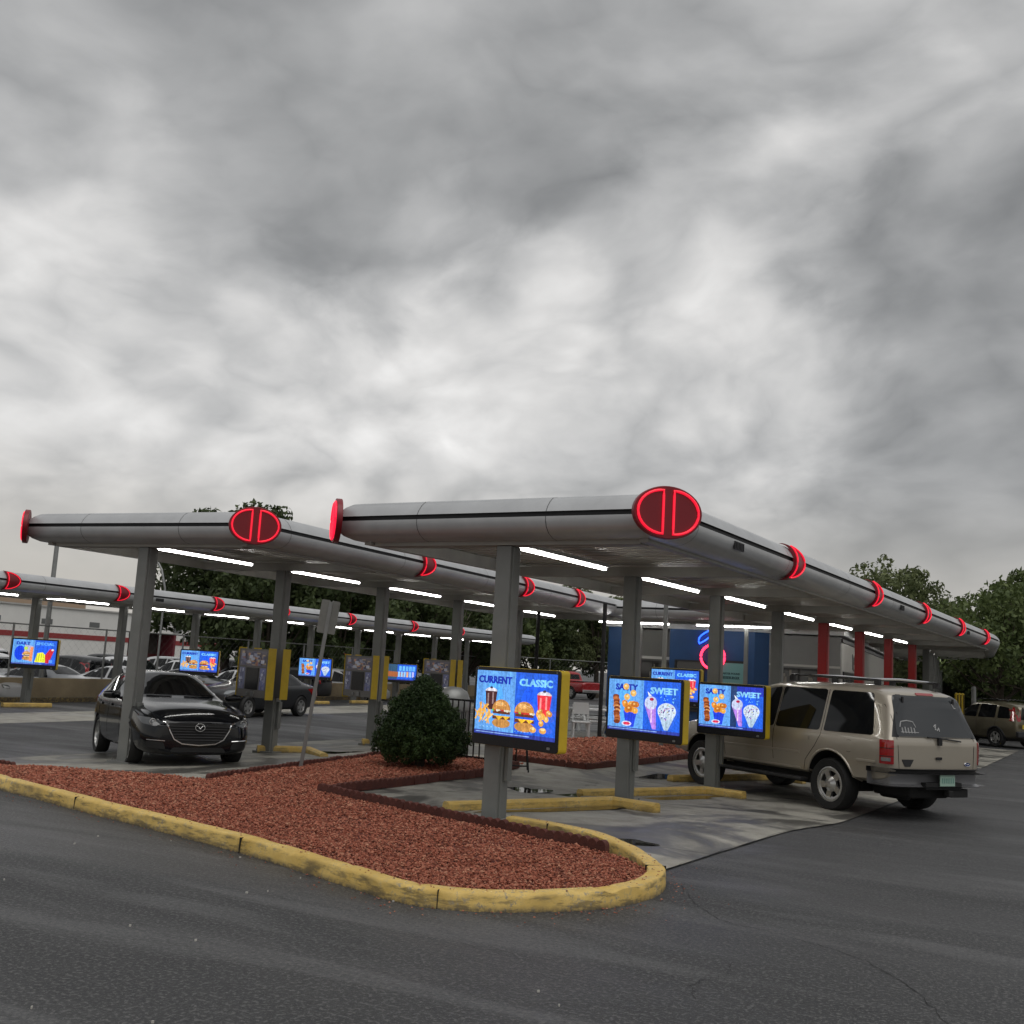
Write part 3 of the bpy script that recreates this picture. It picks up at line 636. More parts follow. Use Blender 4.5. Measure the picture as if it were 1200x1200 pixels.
# lights of the patio canopy run across it
pc = [o for o in scene.objects if o.name.startswith('patio_canopy') and o.parent is None][0]
for px0 in (-1.75, 1.2):
    mb = MB(); mb.box((px0, .45, 3.27), (2.2, .13, .05)); f = mb.obj('light_fixture', M_fix, pc)
    for q in range(2):
        mb = MB(); mb.tube([(px0-1.08+q*1.1, .45, 3.225), (px0-.04+q*1.1, .45, 3.225)], .022, 8); mb.obj('tube', M_tube, f)
# left (far) canopy, lower ground
o3 = (-24.75*K, 11.5*K); a3 = R(1.75)
C3 = [((-24.9-.097*k)*K, (20.06+3.14*k)*K) for k in range(-1, 9)]
canopy('drive_in_canopy', 'far left silver canopy by the tan wall, with small menu screens', (o3[0], o3[1], -.21), a3, 4.1*K, 37.5*K, 3.27, [to_local(p, o3, a3) for p in C3],
       Dys=[to_local((x*K, y*K), o3, a3)[1] for x, y in [(-22.9, 17.5), (-22.9, 21.1), (-23.0, 25.0), (-22.9, 28.3), (-23, 32.3), (-23.3, 36.8), (-23.4, 40.8)]], colw=.225, vents=(12.5, 26), lx=.2)

# ================================================================ screens
C_SKY = (.13, .38, .86); C_BLUE = (.018, .12, .74); C_DEEP = (.01, .04, .5)
def text_mesh(s, size, bold=.02):
    cu = bpy.data.curves.new('t', 'FONT'); cu.body = s; cu.size = size; cu.offset = bold; cu.align_x = 'CENTER'; cu.align_y = 'CENTER'; cu.resolution_u = 2
    o = bpy.data.objects.new('t', cu); scene.collection.objects.link(o); dg = bpy.context.evaluated_depsgraph_get(); me = bpy.data.meshes.new_from_object(o.evaluated_get(dg))
    vs = [tuple(v.co) for v in me.vertices]; fs = [list(p.vertices) for p in me.polygons]; bpy.data.objects.remove(o); bpy.data.curves.remove(cu); bpy.data.meshes.remove(me); return vs, fs
class Pic:      # flat picture drawn in the plane y = -depth, x right, z up
    def __init__(s): s.mb = MB(); s.k = 0
    def poly(s, pts, col, up=True):
        s.k += 1; d = -.0004*s.k; s.mb.add([(x, d, z) for x, z in pts], [list(range(len(pts)))], 0, tuple(col))
    def ell(s, cx, cz, rx, rz, col, rot=0, a0=0, a1=2*PI, n=18):
        p = []
        for i in range(n+1):
            a = a0+(a1-a0)*i/n; x = rx*math.cos(a); z = rz*math.sin(a); p.append((cx+x*math.cos(rot)-z*math.sin(rot), cz+x*math.sin(rot)+z*math.cos(rot)))
        if abs(a1-a0-2*PI) < 1e-6: p = p[:-1]
        s.poly(p, col)
    def rect(s, x0, z0, x1, z1, col): s.poly([(x0, z0), (x1, z0), (x1, z1), (x0, z1)], col)
    def text(s, t, cx, cz, w, h, col):
        vs, fs = text_mesh(t, 1, .04); xs = [v[0] for v in vs]; ys = [v[1] for v in vs]; s.k += 1; d = -.0004*s.k-.0005
        sx = w/(max(xs)-min(xs)); sy = h/(max(ys)-min(ys)); mx_ = (max(xs)+min(xs))/2; my = (max(ys)+min(ys))/2
        
        for ox in (-.0035, 0, .0035):
            d -= .0002; s.mb.add([(cx+ox*w/.6+(v[0]-mx_)*sx, d, cz+(v[1]-my)*sy) for v in vs], fs, 0, tuple(col))
        s.k += 2
def burger(p, cx, cz, s, rg):
    BUN = (.62, .28, .07); p.ell(cx, cz-.50*s, .56*s, .20*s, (.55, .26, .07)); 
    p.rect(cx-.55*s, cz-.34*s, cx+.55*s, cz-.2*s, (.16, .045, .015)); p.poly([(cx-.55*s, cz-.2*s), (cx+.55*s, cz-.2*s), (cx+.3*s, cz-.36*s), (cx+.1*s, cz-.22*s), (cx-.15*s, cz-.38*s), (cx-.35*s, cz-.22*s)], (.95, .55, .03))
    p.rect(cx-.53*s, cz-.12*s, cx+.53*s, cz+.0*s, (.14, .04, .015))
    for i in range(9): p.ell(cx-.5*s+i*.125*s, cz+.04*s+rg.uniform(-.02, .02)*s, .09*s, .06*s, rg.choice([(.22, .5, .05), (.8, .75, .6), (.6, .05, .03), (.75, .7, .5)]))
    p.ell(cx, cz+.06*s, .56*s, .42*s, BUN, a0=0, a1=PI); p.ell(cx-.1*s, cz+.30*s, .26*s, .1*s, (.85, .45, .15))
    for i in range(8): p.ell(cx+rg.uniform(-.35, .35)*s, cz+rg.uniform(.2, .38)*s, .018*s, .012*s, (.95, .8, .5))
def drink(p, cx, cz, w, h, c1, c2):
    p.poly([(cx-w*.36, cz-h/2), (cx+w*.36, cz-h/2), (cx+w/2, cz+h*.3), (cx-w/2, cz+h*.3)], c1)
    p.ell(cx, cz+h*.3, w*.5, h*.16, (.75, .72, .8), a0=0, a1=PI); p.ell(cx, cz+h*.46, w*.12, h*.05, (.05, .04, .08))
    p.rect(cx-w*.3, cz-h*.35, cx-w*.18, cz+h*.2, c2); p.rect(cx+w*.1, cz-h*.25, cx+w*.22, cz+h*.25, c2)
def pic_base(p, w, h):
    p.rect(-w/2, -h/2, 0, h/2, C_SKY); p.rect(0, -h/2, w/2, h/2, C_BLUE)
    p.ell(-w*.27, 0, w*.13, h*.35, (.10, .42, 1.0)); p.ell(w*.24, .02*h, w*.16, h*.32, (.014, .12, .98))
    p.rect(-w/2, -h/2, w/2, -h*.44, (.03, .05, .35)); p.rect(-w*.48, -h*.475, w*.2, -h*.46, (.25, .4, .8))
def pic_burger(w, h, words=('CURRENT', 'CLASSIC')):
    p = Pic(); rg = random.Random(5); pic_base(p, w, h)
    p.text(words[0], -.26*w, .36*h, .43*w, .12*h, (.006, .03, .42)); p.text(words[1], .25*w, .35*h, .40*w, .115*h, (.22, .62, 1.0))
    drink(p, -.30*w, .07*h, .155*w, .36*h, (.07, .02, .02), (.3, .2, .2)); drink(p, .36*w, .06*h, .17*w, .38*h, (.85, .04, .06), (1, .3, .3))
    for i in range(26):
        x = -.42*w+rg.uniform(-.06, .11)*w; z = -.2*h+rg.uniform(-.06, .14)*h; a = rg.uniform(.5, 2.4); L_ = rg.uniform(.07, .12)*w; dx, dz = math.cos(a)*L_, math.sin(a)*L_; t = .016*w
        p.poly([(max(-w/2, x-dx/2), z-dz/2), (max(-w/2, x-dx/2)+t, z-dz/2-t*.4), (x+dx/2+t, z+dz/2-t*.4), (x+dx/2, z+dz/2)], rg.choice([(.9, .5, .1), (.8, .38, .07), (.95, .62, .2)]))
    burger(p, -.145*w, -.12*h, .205*w, rg); burger(p, .15*w, -.13*h, .215*w, rg)
    for i in range(12):
        x = .36*w+rg.uniform(-.06, .11)*w; z = -.16*h+rg.uniform(-.09, .1)*h; r = rg.uniform(.022, .035)*w; p.ell(x, z, r, r*.85, rg.choice([(.8, .36, .06), (.9, .5, .12), (.65, .25, .05)])); p.ell(x-r*.2, z+r*.25, r*.5, r*.35, (1, .68, .28))
    for x in (.27, .39): p.ell(x*w, -.35*h, .042*w, .045*h, (.75, .36, .08)); p.ell(x*w, -.33*h, .03*w, .02*h, (.98, .68, .3))
    for i in range(6): p.rect((.05+.04*i)*w, -.405*h, (.07+.04*i)*w, -.395*h, (.2, .5, 1)); p.rect((-.4+.05*i)*w, -.385*h, (-.38+.05*i)*w, -.37*h, (.3, .6, 1))
    return p
def pic_salty(w, h, dull=False):
    p = Pic(); rg = random.Random(8); pic_base(p, w, h)
    if dull: p.rect(0, -h*.44, .1*w, h/2, (.02, .05, .16)); p.rect(.1*w, .3*h, w/2, h/2, (.02, .04, .5))
    p.text('SALTY', -.24*w, .35*h, .32*w, .13*h, (.006, .03, .42)); p.text('SWEET', .28*w, .32*h, .37*w, .13*h, (.25, .62, 1.0))
    for i in range(22):
        z = (.16-.5*i/21)*h; x = (-.385+.03*i/21)*w; p.ell(x+rg.uniform(-.01, .01)*w, z, .045*w, .04*h, rg.choice([(.30, .07, .02), (.5, .15, .04), (.75, .35, .12), (.2, .04, .01)]))
    p.poly([(-.27*w, -.11*h), (-.08*w, -.11*h), (-.12*w, -.42*h), (-.23*w, -.42*h)], (.02, .06, .75)); p.ell(-.22*w, -.36*h, .07*w, .05*h, (.7, .75, .95)); p.ell(-.22*w, -.36*h, .05*w, .03*h, (.75, .04, .1))
    for i in range(13):
        x = (-.175+rg.uniform(-.095, .095))*w; z = (-.03+rg.uniform(-.1, .08))*h; p.ell(x, z, .042*w, .06*h, rg.choice([(.75, .26, .03), (.9, .42, .06), (.55, .16, .02)])); p.ell(x, z+.01*h, .015*w, .02*h, (1, .6, .2))
    for x, z in ((-.22, .16), (-.13, .24), (-.235, .36)): p.ell(x*w, z*h, .042*w, .065*h, (.85, .48, .12)); p.ell(x*w, z*h+.01, .02*w, .02*h, (1, .72, .35))
    p.poly([(.03*w, .06*h), (.19*w, .06*h), (.20*w, -.42*h), (.15*w, -.42*h)], (.45, .22, .75)); p.ell(.12*w, .08*h, .085*w, .13*h, (.55, .62, .85)); p.ell(.13*w, .15*h, .03*w, .03*h, (.5, .02, .08)); p.poly([(.09*w, .2*h), (.07*w, .3*h), (.13*w, .22*h)], (.8, .85, 1))
    p.rect(.12*w, -.3*h, .14*w, 0, (.85, .6, .95))
    p.poly([(.22*w, -.1*h), (.46*w, -.1*h), (.36*w, -.42*h), (.31*w, -.42*h)], (.45, .6, .75)); p.ell(.34*w, -.06*h, .125*w, .16*h, (.62, .72, .85))
    for i in range(34):
        a = rg.uniform(0, 6.28); r = rg.random()**.5; p.ell((.34+.11*r*math.cos(a))*w, (-.08+.15*r*math.sin(a))*h, .008*w, .011*h, rg.choice([(.05, .1, .6), (.6, .5, .1), (.1, .4, .5), (.4, .05, .3), (.02, .02, .2)]))
    for i in range(14): p.ell((.3+rg.uniform(-.05, .17))*w, rg.uniform(.08, .24)*h, .006*w, .006*w, (.2, .6, 1))
    return p
def pic_special(w, h):
    p = Pic(); rg = random.Random(3); pic_base(p, w, h); p.ell(-.32*w, -.05*h, .13*w, .3*h, (.01, .06, .8))
    p.text('DAILY', -.26*w, .35*h, .32*w, .13*h, (.006, .03, .42)); p.text('SPECIAL', .24*w, .36*h, .42*w, .12*h, (.12, .4, 1.0))
    p.poly([(-.24*w, -.32*h), (-.02*w, -.4*h), (-.04*w, .25*h), (-.22*w, .3*h)], (.45, .45, .7)); burger(p, -.17*w, -.12*h, .17*w, rg)
    p.poly([(-.1*w, -.36*h), (-.03*w, -.36*h), (-.02*w, .22*h), (-.09*w, .2*h)], (.9, .3, .12)); p.ell(-.19*w, .15*h, .045*w, .07*h, (.5, .75, .1))
    p.poly([(.03*w, -.4*h), (.27*w, -.4*h), (.3*w, -.15*h), (.2*w, .02*h), (.08*w, -.02*h)], (.85, .85, .05))
    for i in range(4): p.rect((.07+.05*i)*w, -.36*h, (.085+.05*i)*w, -.05*h, (.45, .55, .02))
    p.poly([(.28*w, -.42*h), (.36*w, -.42*h), (.46*w, .12*h), (.36*w, .17*h), (.26*w, -.1*h)], (.6, .02, .04)); p.ell(.42*w, .13*h, .03*w, .04*h, (.9, .8, .8)); p.rect(.36*w, -.4*h, .44*w, -.28*h, (.1, .3, 1))
    return p
def pic_sub(w, h):
    p = Pic(); rg = random.Random(2); p.rect(-w/2, -h/2, w/2, h/2, C_BLUE); p.rect(-w/2, -h/2, -.18*w, h/2, (.03, .09, .17)); p.poly([(-w/2, -.3*h), (-w/2, .05*h), (.1*w, -.02*h), (.1*w, -.3*h)], (.4, .12, .04))
    for i in range(5): p.rect((-.12+.12*i)*w, .1*h, (-.03+.12*i)*w, .4*h, (.15, .5, 1))
    for i in range(6): p.rect((-.15+.1*i)*w, -.3*h, (-.08+.1*i)*w, .05*h, rg.choice([(.3, .6, 1), (.8, .45, .2), (.5, .5, .9)]))
    p.rect(-w/2, -h/2, w/2, -h*.44, (.03, .05, .35)); return p
SCR = {}
def screen(kind, x, y, zc, rz, label, group, double=False):
    if kind in SCR: return dup(SCR[kind], (x, y, zc), rz, label, group)
    W_, H_ = 1.41, .895
    T = thing('menu_screen', label, 'menu screen', (x, y, zc), rz, group)
    out = rnd_poly([(-W_/2, -H_/2), (W_/2, -H_/2), (W_/2, H_/2), (-W_/2, H_/2)], .045)
    MX = Matrix.Rotation(PI/2, 4, 'X')      # xy -> xz, z -> -y
    mb = MB(); mb.prism(out, -.10, .03, M=MX); mb.obj('housing', M_yellow, T, bevel=.008)
    mb = MB(); mb.prism([(a*.995, b*.992) for a, b in out], .032, .048, M=MX); mb.obj('bezel', M_black, T, bevel=.004)
    sw, sh = W_*.935, H_*.81
    p = {'burger': pic_burger, 'salty': pic_salty, 'special': pic_special, 'sub': pic_sub}[kind.split()[0]](sw, sh) if kind != 'salty dull' else pic_salty(sw, sh, True)
    o = p.mb.obj('picture', M_pic, T); o.location = (0, -.0495, .045*H_)
    mb = MB()
    for sx, sz in ((-.46, .47), (.46, .47)): mb.box((sx*W_, -.05, sz*H_), (.016, .006, .016))
    mb.prism(rnd_poly([(.385*W_, -.46*H_), (.42*W_, -.46*H_), (.42*W_, -.43*H_), (.385*W_, -.43*H_)], .01), .049, .053, M=MX); mb.obj('badge', M_steel, T)
    mb = MB(); mb.box((-.26, .19, 0), (.2, .18, .4)); mb.obj('bracket', M_col, T, bevel=.01)
    SCR[kind] = T; return T
sg = 'menu screens on the right canopy columns'
ST = [(-5.024, 9.966, 1.174, 'burger', 'large nearest screen showing CURRENT and CLASSIC burgers'), (-4.872, 13.329, 1.145, 'salty', 'middle big screen showing SALTY and SWEET, nearer of the two'),
      (-4.676, 16.688, 1.12, 'salty dull', 'screen showing SALTY and SWEET beside the champagne SUV door')]
for x, y, z, kd, lb in ST:
    f = .955 if 'dull' in kd else .984; o = screen(kd, x*K*f, y*K*f, 1.8+(z-1.6)*K*f, R(-19.5), lb, sg); o.scale = (f/.984,)*3
screen('burger', -8.5, 25.3, 1.52, R(-12), 'small screen with CURRENT and CLASSIC seen behind the two SALTY screens', 'menu screens at the back')
# its own pedestal
mb = MB(); mb.box((-8.42, 25.6, .85), (.2, .2, 1.7)); tag(mb.obj('screen_post', M_col, bevel=.01), 'grey post carrying the screen behind the SALTY screens', 'post')
g3 = 'small menu screens on the far canopy columns'
for k, kd, lb in ((0, 'special', 'far left screen showing DAILY SPECIAL'), (2, 'burger', 'far screen above the black hatchback showing burgers'), (4, 'salty', 'far screen crossed by the leaning sign pole'), (6, 'sub', 'far screen with an orange sandwich picture above the bush')):
    x = (-24.9-.097*k)*K; y = (20.06+3.14*k)*K; screen(kd, x+.32+(.28 if k else .1), y-.2-(.1*k/3), [1.42, 0, 1.36, 0, 1.3, 0, 1.24][k]-.09, R(27), lb, g3)
# order boards of the middle canopy
def order_board(x, y, z, rz, label):
    if 'ob' in SCR: return dup(SCR['ob'], (x, y, z), rz, label)
    T = thing('order_board', label, 'order board', (x, y, z), rz, 'grey order boards on the middle canopy columns'); W_, H_ = 1.0, .89; MX = Matrix.Rotation(PI/2, 4, 'X')
    mb = MB(); mb.prism(rnd_poly([(-W_/2, -H_/2), (W_/2, -H_/2), (W_/2, H_/2), (-W_/2, H_/2)], .02), -.10, .02, M=MX); mb.obj('housing', mat('board_housing', (.17, .16, .15), .5), T, bevel=.006)
    
    for s_ in (-1, 1): mb = MB(); mb.box((s_*(W_/2+.006), .05, 0), (.012, .17, H_+.05)); mb.obj('yellow_side', M_yellow, T, bevel=.003)
    rg = random.Random(7)
    def panel(nm, cx, cz, w, h, n, pal, bg):
        p = Pic(); p.rect(cx-w/2, cz-h/2, cx+w/2, cz+h/2, bg)
        for i in range(n):
            a, b = rg.uniform(.02, .07)*w+.008, rg.uniform(.012, .035); x_ = cx+rg.uniform(-.44, .44)*w; z_ = cz+rg.uniform(-.42, .42)*h
            p.rect(max(x_-a, cx-w/2), max(z_-b, cz-h/2), min(x_+a, cx+w/2), min(z_+b, cz+h/2), rg.choice(pal))
        p.mb.obj(nm, M_print, T).location = (0, -.022, 0)
    blues = [(.16, .16, .26), (.28, .28, .42), (.45, .46, .6), (.7, .72, .85), (.1, .1, .17)]; foods = blues+[(.75, .4, .22), (.65, .5, .34), (.5, .22, .16)]
    panel('menu_panel', 0, .27, .9, .28, 60, foods, (.22, .2, .24)); panel('menu_panel', -.35, -.1, .19, .4, 26, blues, (.22, .24, .4)); panel('menu_panel', .35, -.1, .19, .4, 26, blues, (.24, .26, .5))
    mb = MB(); mb.box((0, -.026, -.1), (.42, .012, .40)); mb.obj('display', M_black, T, bevel=.003)
    mb = MB(); mb.tube([(-.13, -.02, -.38), (-.13, -.04, -.38)], .028, 12); mb.box((.06, -.03, -.38), (.09, .02, .09)); mb.obj('payment_reader', M_steel, T); 
    SCR['ob'] = T; return T
obl = [('order board with picture panels right of the black hatchback', 'yellow-edged order board on the back of the first middle column'), ('order board with picture panels left of the round bush', 'yellow-edged order board on the back of the column left of the bush'), ('order board with picture panels above the right side of the bush', 'yellow-edged order board on the back of the column above the railing')]
for i, (x, y, z) in enumerate([(-12.003, 14.032, 1.234), (-12.33, 17.50, 1.225), (-12.36, 20.50, 1.239)]):
    zz_ = 1.8+(z-1.6)*K; a = R(-17.2); order_board(x*K, y*K, zz_, a, obl[i][0])
    d = .60; xb, yb = x*K-math.sin(a)*d-.28*math.cos(a), y*K+math.cos(a)*d-.28*math.sin(a); order_board(xb, yb, zz_, a+PI, obl[i][1])
#PART2
# ================================================================ vehicles
def polar(px, dist): d = sky_dir(px, 780); h = math.hypot(d.x, d.y); return d.x/h*dist, d.y/h*dist
def eval_mesh(o):
    dg = bpy.context.evaluated_depsgraph_get(); dg.update(); return bpy.data.meshes.new_from_object(o.evaluated_get(dg))
def car_body(st, paint, wheels, arch_r, shear=None, sub=2, name='body', crease=.35):
    rings = []
    for (x, zb, wl, zm, wm, zs, ws, zt, wt, cr) in st:
        h = [(0, zb), (wl-.12, zb), (wl, zb+.07), (wm, zm), (ws, zs), (ws-.03, zs+.035), (wt, zt-.075), (wt-.13, zt-.008), (0, zt+cr)]
        rings.append([(x, y, z) for y, z in h]+[(x, -y, z) for y, z in h[-2:0:-1]])
    n = len(rings[0]); vs = [p for r in rings for p in r]; fs = []
    for i in range(len(rings)-1):
        for k in range(n): fs.append([i*n+k, i*n+(k+1) % n, (i+1)*n+(k+1) % n, (i+1)*n+k])
    for b in (0, (len(rings)-1)*n):
        for k in range(8):
            a, c = b+k, b+k+1; d, e = b+(n-k) % n, b+(n-k-1) % n
            q = [a, c, e, d]; q2 = []
            [q2.append(z) for z in q if z not in q2]; fs.append(q2)
    mb = MB(); mb.add(vs, fs); tmp = mb.obj('tmp_body', [paint, M_matte])
    if crease:
        at = tmp.data.attributes.new('crease_edge', 'FLOAT', 'EDGE'); nr = len(rings)
        for e in tmp.data.edges:
            a, b = e.vertices; ia, ib = a//n, b//n; ka, kb = a % n, b % n
            if ka == kb and ka in (2, 6, 14, 10): at.data[e.index].value = crease
            if ka == kb and ka in (4, 12): at.data[e.index].value = crease*.6
            if ia == ib and ia in (0, nr-1): at.data[e.index].value = crease
    md = tmp.modifiers.new('s', 'SUBSURF'); md.levels = md.render_levels = sub
    me = eval_mesh(tmp)
    if shear:
        for v in me.vertices: shear(v.co)
    tmp.modifiers.clear(); tmp.data = me
    cut = MB()
    for xw in wheels:
        for s in (-1, 1):
            M = Matrix.Translation((xw, s*.95, arch_r[1])) @ Matrix.Rotation(PI/2, 4, 'X'); cut.lathe([(0, -.36), (arch_r[0], -.36), (arch_r[0], .36), (0, .36)], 40, M=M)
    co = cut.obj('tmp_cut', [M_matte]); bmc = bmesh.new(); bmc.from_mesh(co.data); bmesh.ops.remove_doubles(bmc, verts=bmc.verts, dist=1e-5); bmesh.ops.recalc_face_normals(bmc, faces=bmc.faces); bmc.to_mesh(co.data); bmc.free()
    b = tmp.modifiers.new('b', 'BOOLEAN'); b.object = co; b.operation = 'DIFFERENCE'; b.solver = 'EXACT'
    me2 = eval_mesh(tmp)
    if len(me2.polygons) < 50: me2 = me
    bvh = BVHTree.FromPolygons([v.co.copy() for v in me.vertices], [list(p.vertices) for p in me.polygons])
    bpy.data.objects.remove(tmp); bpy.data.objects.remove(co)
    for p in me2.polygons:
        p.use_smooth = True; c = p.center
        if c.z < st[len(st)//2][1]+.03 and abs(p.normal.z) > .7: p.material_index = len(me2.materials)-1
    me2.set_sharp_from_angle(angle=R(38)); me2.name = name
    return me2, bvh
AX = {'y+': (Vector((0, -1, 0)), lambda a, b: Vector((a, 3, b))), 'y-': (Vector((0, 1, 0)), lambda a, b: Vector((a, -3, b))),
      'x+': (Vector((-1, 0, 0)), lambda a, b: Vector((6, a, b))), 'x-': (Vector((1, 0, 0)), lambda a, b: Vector((-4, a, b))), 'd+': (Vector((.8, -.6, 0)), lambda a, b: Vector((-1.02-1.6+a*.6, .88+1.2+a*.8, b))), 'd-': (Vector((.8, .6, 0)), lambda a, b: Vector((-1.02-1.6+a*.6, -.88-1.2-a*.8, b))),
      'z+': (Vector((0, 0, -1)), lambda a, b: Vector((a, b, 4)))}
def hit(bvh, ax, a, b, off):
    d, f = AX[ax]; h = bvh.ray_cast(f(a, b), d)
    if h[0] is None: h = bvh.find_nearest(f(a, b)+d*(2.2 if ax[0] == 'y' else 2.6)); return h[0]-d*off
    nrm = h[1] if h[1].dot(d) < 0 else -h[1]; return h[0]+nrm*off
def patch(bvh, poly, ax, name, mt, parent, off=.005, step=.09, skirt=.012, rr=.04):
    poly = rnd_poly(poly, rr) if rr else poly
    bm = bmesh.new(); vs = [bm.verts.new((p[0], p[1], 0)) for p in poly]; bm.faces.new(vs)
    xs = [p[0] for p in poly]; ys = [p[1] for p in poly]
    for ax_, lo, hi in ((0, min(xs), max(xs)), (1, min(ys), max(ys))):
        q = lo+step
        while q < hi-.01:
            n = [0, 0, 0]; n[ax_] = 1; co = [0, 0, 0]; co[ax_] = q
            bmesh.ops.bisect_plane(bm, geom=bm.verts[:]+bm.edges[:]+bm.faces[:], plane_co=co, plane_no=n); q += step
    ed = [e for e in bm.edges if e.is_boundary]
    if skirt:
        r = bmesh.ops.extrude_edge_only(bm, edges=ed); sk = [v for v in r['geom'] if isinstance(v, bmesh.types.BMVert)]
    else: sk = []
    sks = set(sk)
    for v in bm.verts: v.co = hit(bvh, ax, v.co.x, v.co.y, off-(skirt+.002 if v in sks else 0))
    bmesh.ops.recalc_face_normals(bm, faces=bm.faces)
    me = bpy.data.meshes.new(name); bm.to_mesh(me); bm.free(); me.materials.append(mt)
    me.polygons.foreach_set('use_smooth', [True]*len(me.polygons)); me.set_sharp_from_angle(angle=R(50))
    d = AX[ax][0]
    s_ = sum((p.normal.dot(d))*p.area for p in me.polygons)
    if s_ > 0: me.flip_normals()
    o = bpy.data.objects.new(name, me); link(o, parent); return o
def line(bvh, pts, ax, mb, r=.004, off=0., mi=0, sub=4):
    P = []
    for i in range(len(pts)-1):
        for k in range(sub): t = k/sub; P.append((pts[i][0]*(1-t)+pts[i+1][0]*t, pts[i][1]*(1-t)+pts[i+1][1]*t))
    P.append(pts[-1]); mb.tube([hit(bvh, ax, a, b, off) for a, b in P], r, 5, mi)
WM = {}
def wheel(parent, x, y, r, kind, tw=.24):
    key = (kind, r, tw)
    o = bpy.data.objects.new('wheel', None); link(o, parent); o.empty_display_size = .1; o.location = (x, y, r)
    if y < 0: o.rotation_euler = (0, 0, PI)
    if key not in WM:
        M = Matrix.Rotation(-PI/2, 4, 'X'); rr = {'sport': .74, 'slot': .66, 'five': .62}[kind]*r; h = tw/2
        t = MB(); t.lathe([(rr, -h*.8), (r*.93, -h), (r*.99, -h*.72), (r, 0), (r*.99, h*.72), (r*.93, h), (rr+.012, h*.86), (rr, h*.7), (rr, -h*.8)], 40, M=M)
        tm = t.mesh('tyre', M_tyre, 40)
        q = MB(); q.lathe([(rr-.001, -h*.7), (rr, h*.78), (rr-.018, h*.80), (rr-.028, h*.5), (rr-.04, -.02)], 36, M=M)
        q.lathe([(0, -.03), (rr, -.03)], 36, 1, M=M)
        ns, wd = {'five': (5, .085), 'sport': (10, .024), 'slot': (5, .085)}[kind]
        for i in range(ns):
            a = 2*PI*i/ns; tw_ = .5 if kind == 'slot' else 0
            poly = [(-wd*.5, rr*.15), (wd*.5, rr*.15), (wd*.62+tw_*.12, rr*.97), (-wd*.62+tw_*.12, rr*.97)]
            q.prism(poly, h*.35, h*.62, M=M @ Matrix.Rotation(a, 4, 'Z'))
        q.lathe([(0, h*.8 if kind == 'slot' else h*.66), (rr*.2, h*.78 if kind == 'slot' else h*.64), (rr*.26, h*.3)], 20, M=M)
        if kind == 'slot': q.lathe([(rr*.76, h*.60), (rr*.84, h*.66), (rr*.93, h*.66), (rr*.985, h*.78)], 36, M=M); q.lathe([(0, h*1.0), (rr*.2, h*.98), (rr*.3, h*.8), (rr*.44, h*.62), (rr*.46, h*.3)], 24, M=M)
        WM[key] = (tm, q.mesh('rim', [M_alloy, M_matte], 35))
    for nm, me in zip(('tyre', 'rim'), WM[key]): c = bpy.data.objects.new(nm, me); link(c, o)
    return o
def ob_from(me, name, parent): o = bpy.data.objects.new(name, me); return link(o, parent)
def mirror_car(parent, x, y, z, s, mt):
    mb = MB(); M = Matrix.Translation((x, s*y, z))
    mb.lathe([(0, -.11), (.06, -.1), (.085, -.03), (.085, .03), (.06, .1), (0, .11)], 14, M=M @ Matrix.Rotation(PI/2, 4, 'X') @ Matrix.Scale(1.25, 4, (0, 0, 1)) @ Matrix.Scale(.8, 4, (0, 1, 0)))
    mb.box((x+.0, s*(y-.12), z-.05), (.05, .1, .04)); return mb.obj('mirror', mt, parent, smooth=50)
